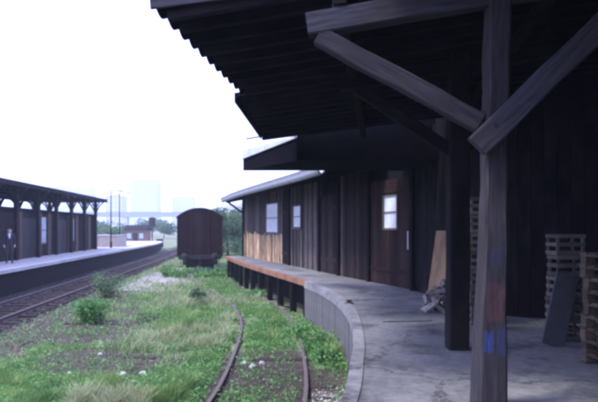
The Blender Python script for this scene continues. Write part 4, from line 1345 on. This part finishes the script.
bush(-7.5, 33.2, .75, .55, 900, 'weeds by the left wheel of the wagon', leaf=.07)
bush(-6.6, 32.4, .75, .7, 1300, 'tall weeds hiding the left buffer foot of the wagon', leaf=.06)
bush(-4.6, 32.9, .7, .5, 900, 'weeds between the wagon and the dock end', leaf=.06)
bush(-5.5, 32.2, .7, .8, 1600, 'low weeds in front of the wagon buffers', leaf=.06)

# old sleepers and pale stones
for i, (dy, cx, w) in enumerate(OLD):
    names_ = ['nearest of the', 'second from the camera of the', 'third from the camera of the', 'fourth from the camera of the', 'fifth from the camera of the', 'farthest of the']
    o = box('old_sleeper', (cx, dy, ground_z(cx, dy) - [.125, .14, .12, .14, .12, .135][i]), (w, .26, .15), M['sleeper'], None, rz=math.atan(.091) * -1 + random.uniform(-.07, .07), bevel=.02, rx=random.uniform(-.08, .08), ry=random.uniform(-.012, .012))
    tag(o, f'dark rotten timber sleeper half buried, {names_[i]} old sleeper row', 'sleeper', 'old sleepers left in the yard')
sm = [rock_me('stone', .075, M['stone'], 20 + s_, .65) for s_ in range(4)]
row = ['leftmost', 'second from left', 'third from left', 'middle', 'third from right', 'second from right', 'rightmost']
stone_lab = {36: 0, 51: 1, 70: 2, 88: 3, 122: 4, 134: 5, 143: 6}
stone_lab = {k: f'pale stone, {row[v]} of the front row left of the siding' for k, v in stone_lab.items()}
stone_lab.update({245: 'left one of three pale stones lying between the siding rails', 252: 'middle one of three pale stones lying between the siding rails', 263: 'right one of three pale stones lying between the siding rails',
                  100: 'nearer of two pale stones just behind the nearest old sleeper', 110: 'farther of two pale stones just behind the nearest old sleeper',
                  155: 'single pale stone in the grass, farthest towards the wagon', 176: 'single pale stone in the grass halfway between siding and old sleepers'})
for i, (u, v) in enumerate([(122, 373), (143, 371), (88, 380), (100, 354), (51, 374), (155, 313), (70, 373), (134, 381), (245, 363), (263, 362), (36, 372), (110, 347), (252, 366), (176, 330)]):
    p = gpt(u, v, -.05)
    o = link('pale_stone', sm[i % 4], None, (p.x, p.y, ground_z(p.x, p.y) + .025), (random.uniform(-.3, .3), random.uniform(-.3, .3), random.uniform(0, 6)))
    k = random.uniform(.7, 1.15); o.scale = (k, k, k)
    tag(o, stone_lab[u], 'stone', 'pale stones scattered in the yard')

# trees
def tree(x, y, h, r, label, mat='leaf', n=3800, leaf=.22, zc=.6, seed=0):
    rr = random.Random(seed * 13 + 5)
    root = empty('tree', (x, y, -.1)); tag(root, label, 'tree')
    bm_parts = []
    vs_, fs = [], []
    def limb(pts, rads, n_=7):
        base = len(vs_)
        me = tube_me('x', pts, rads, None, n_)
        vs_.extend([tuple(v.co) for v in me.vertices]); fs.extend([tuple(i + base for i in p.vertices) for p in me.polygons])
        bpy.data.meshes.remove(me)
    th = h * .55
    limb([(0, 0, 0), (rr.uniform(-.1, .1), rr.uniform(-.1, .1), th * .5), (rr.uniform(-.2, .2), rr.uniform(-.2, .2), th), (0, 0, h * .88)], [h * .028, h * .022, h * .015, h * .004])
    cl = []
    for k in range(11):
        an = rr.uniform(0, 6.28); z0 = h * rr.uniform(.25, .6)
        R_ = r * rr.uniform(.45, .95)
        zt = z0 + h * rr.uniform(.08, .36)
        e = Vector((math.cos(an) * R_, math.sin(an) * R_, min(zt, h * .93)))
        limb([(0, 0, z0), tuple(e * .5 + Vector((0, 0, z0 * .35 + h * .03))), tuple(e)], [h * .011, h * .007, h * .003], 5)
        cl.append((e, r * rr.uniform(.28, .46)))
        cl.append((e * .6 + Vector((rr.gauss(0, .3), rr.gauss(0, .3), h * .1)), r * rr.uniform(.25, .4)))
    cl.append((Vector((0, 0, h * .88)), r * .4)); cl.append((Vector((rr.gauss(0, .4), rr.gauss(0, .4), h * .7)), r * .5))
    if zc < .5:
        for k in range(9):
            an = rr.uniform(0, 6.28)
            cl.append((Vector((math.cos(an) * r * .7, math.sin(an) * r * .7, h * rr.uniform(.08, .32))), r * rr.uniform(.35, .5)))
    link('trunk', mesh('trunk', vs_, fs, M['bark'], True), root)
    ps, ss = [], []
    for c, cr in cl:
        m_ = n // len(cl)
        q = rng.normal(size=(m_, 3)); q /= np.linalg.norm(q, axis=1)[:, None]
        q *= (rng.uniform(.35, 1.0, m_) ** .5)[:, None] * cr * np.array([1, 1, .75])
        for d in q:
            ps.append((c.x + d[0], c.y + d[1], max(.3, c.z + d[2]))); ss.append(leaf * rr.uniform(.5, 1.2))
    link('crown', leaves_me('crown', ps, ss, M[mat], .7), root)
def pos(u, d): return (u - CX) / F * d
tree(pos(228, 52), 52, 4.6, 1.9, 'bushy green tree directly right of the wagon', 'leaf', 3800, .14, .3, seed=1)
tree(pos(238, 60), 60, 5.0, 2.2, 'green tree at the far corner of the shed, right of the first', 'leaf2', 3800, .16, .3, seed=2)
tree(pos(216, 66), 66, 5.2, 2.4, 'green tree rising behind the right shoulder of the wagon', 'leaf2', 3800, .17, .3, seed=3)
tree(pos(248, 75), 75, 5.6, 2.8, 'tree seen beneath the eave at the shed corner', 'leaf', 3800, .2, .3, seed=4)
tree(pos(104, 105), 105, 3.6, 2.8, 'low green tree behind the stairway parapet', 'leaf2', 1600, .26, seed=5)
tree(pos(122, 112), 112, 3.4, 3.0, 'low green tree between the two platform lamp posts and the brick hut', 'leaf2', 1600, .26, seed=6)
tree(pos(164, 150), 150, 4.6, 4.0, 'hazy tree just left of the wagon', 'leaf', 1600, .32, seed=7)
tree(pos(152, 175), 175, 5.5, 4.4, 'hazy tree behind the signal', 'leaf', 1600, .36, seed=8)
tree(pos(92, 150), 150, 5.0, 4.2, 'hazy tree half hidden by the end of the platform canopy', 'leaf', 1600, .32, seed=9)

# ------------------------------------------------------------------ background
def block(name, u0, u1, vtop, d, depth, label, mat, storeys, cols, cat='tower block', rot=0.0):
    """building with recessed window bands per storey"""
    x0, x1 = pos(u0, d), pos(u1, d)
    w = x1 - x0; h = EYE + (HY - vtop) / F * d
    root = empty(name, ((x0 + x1) / 2, d + depth / 2, -.2), rot); tag(root, label, cat)
    box('wall', (0, 0, 0), (w, depth, h), M[mat], root)
    box('roof', (0, 0, h), (w + .3, depth + .3, .5), M['bridge'], root)
    sh = h / storeys; cw = w / cols
    for s_ in range(storeys):
        for c in range(cols):
            box('window', (-w / 2 + cw * (c + .5), -depth / 2 - .02, sh * (s_ + .35)), (cw * .55, .1, sh * .45), M['far_pane'], root)
    box('stair_head', (0, 0, h + .5), (w * .3, depth * .5, 2.2), M[mat], root)
block('tower_block', 130, 157, 180, 850, 26, 'tall pale tower block fading in the haze above the platform end', 'tower', 15, 8)
block('tower_block', 105.5, 121.5, 196, 600, 20, 'shorter grey-blue tower block left of the tall one', 'tower', 8, 4)
block('apartment_block', 172, 193, 197, 900, 20, 'hazy apartment block rising behind the wagon', 'tower', 10, 6, 'apartments')
block('apartment_block', 30, 92, 187, 1000, 20, 'wide very faint apartment block above the platform canopy', 'tower', 14, 16, 'apartments')
block('apartment_block', 226, 262, 205, 600, 20, 'hazy low apartment block beyond the trees by the shed', 'tower', 5, 6, 'apartments')
# road bridge
br = empty('road_bridge', (0, 430, 0)); tag(br, 'long hazy girder bridge crossing behind the station', 'bridge')
zb = EYE + (HY - 217) / F * 430
box('girder', (-90, 0, zb), (300, 8, 2.4), M['bridge'], br)
box('parapet', (-90, -3.9, zb + 2.4), (300, .15, 1.3), M['bridge'], br)
for k in range(101): box('parapet_post', (-239.5 + 3 * k - .5, -4.06, zb + 2.3), (.16, .16, 1.6), M['bridge'], br)
for xx in (-220, -190, -160, -128, -66, -30, 10, 40): box('pier', (xx, 0, -.3), (3.2, 7, zb + .3), M['tower'], br)
# brick hut, signal
y = 98
hx = pos(138, y)
bh = empty('brick_hut', (hx, y, -.1)); tag(bh, 'small red-brown brick hut beyond the platform end', 'hut')
box('wall', (0, 0, 0), (3.5, 3.2, 2.5), M['brick_red'], bh)
vs_ = [(-2, -1.9, 2.5), (2, -1.9, 2.5), (2, 1.9, 2.5), (-2, 1.9, 2.5), (-2, 0, 3.3), (2, 0, 3.3)]
link('roof', mesh('roof', vs_, [(0, 1, 5, 4), (2, 3, 4, 5), (0, 4, 3), (1, 2, 5), (3, 2, 1, 0)], M['roof_dark']), bh)
for xx in (-1.0, 1.0):
    w_ = box('window', (xx, -1.6, 1.0), (.8, .06, 1.0), M['frame'], bh); box('pane', (0, -.04, .06), (.66, .03, .86), M['pane'], w_)
box('door', (0, -1.62, 0), (.8, .07, 2.0), M['dark_door'], bh)
y = 84
sg = empty('signal', (pos(152.5, y), y, -.1)); tag(sg, 'dark light signal on a mast at the platform end', 'signal')
link('mast', tube_me('mast', [(0, 0, 0), (0, 0, 3.2)], .07, M['iron'], 8), sg)
hd = box('signal_head', (0, -.12, 3.0), (.95, .2, 1.3), M['iron'], sg)
for zz in (.3, .85): link('lens', tube_me('lens', [(0, -.1, zz), (0, -.2, zz)], [.11, .13], M['dark_door'], 10), hd)
box('base', (0, 0, 0), (.4, .4, .3), M['coping'], sg)
box('relay_cabinet', (1.0, .3, 0), (.9, .5, 1.2), M['canopy_paint'], sg)
# reddish house beyond the shed corner
y = 88
hs = empty('brick_house', (pos(243, y), y, -.1)); tag(hs, 'reddish house glimpsed between trees at the shed corner', 'house')
box('wall', (0, 0, 0), (6, 6, 3.4), M['brick_red'], hs)
vs_ = [(-3.3, -3.3, 3.4), (3.3, -3.3, 3.4), (3.3, 3.3, 3.4), (-3.3, 3.3, 3.4), (-3.3, 0, 5.2), (3.3, 0, 5.2)]
link('roof', mesh('roof', vs_, [(0, 1, 5, 4), (2, 3, 4, 5), (0, 4, 3), (1, 2, 5), (3, 2, 1, 0)], M['brick_red']), hs)
for xx in (-1.7, 0, 1.7):
    w_ = box('window', (xx, -3.0, 1.2), (.9, .08, 1.3), M['frame'], hs); box('pane', (0, -.05, .08), (.74, .04, 1.14), M['pane'], w_)

# ------------------------------------------------------------------ haze
hm = bpy.data.materials.new('haze_air'); hm.use_nodes = True
t = hm.node_tree
for n_ in list(t.nodes): t.nodes.remove(n_)
out = t.nodes.new('ShaderNodeOutputMaterial'); pv = t.nodes.new('ShaderNodeVolumePrincipled')
pv.inputs['Color'].default_value = (.74, .84, 1.0, 1)
pv.inputs['Density'].default_value = .00075
pv.inputs['Anisotropy'].default_value = .0
t.links.new(pv.outputs[0], out.inputs['Volume'])
hb = link('haze', box_me(2600, 2600, 100, hm), None, (0, 500, -1.3))
tag(hb, 'pale bluish haze filling the air over the yard', 'haze', kind='stuff')
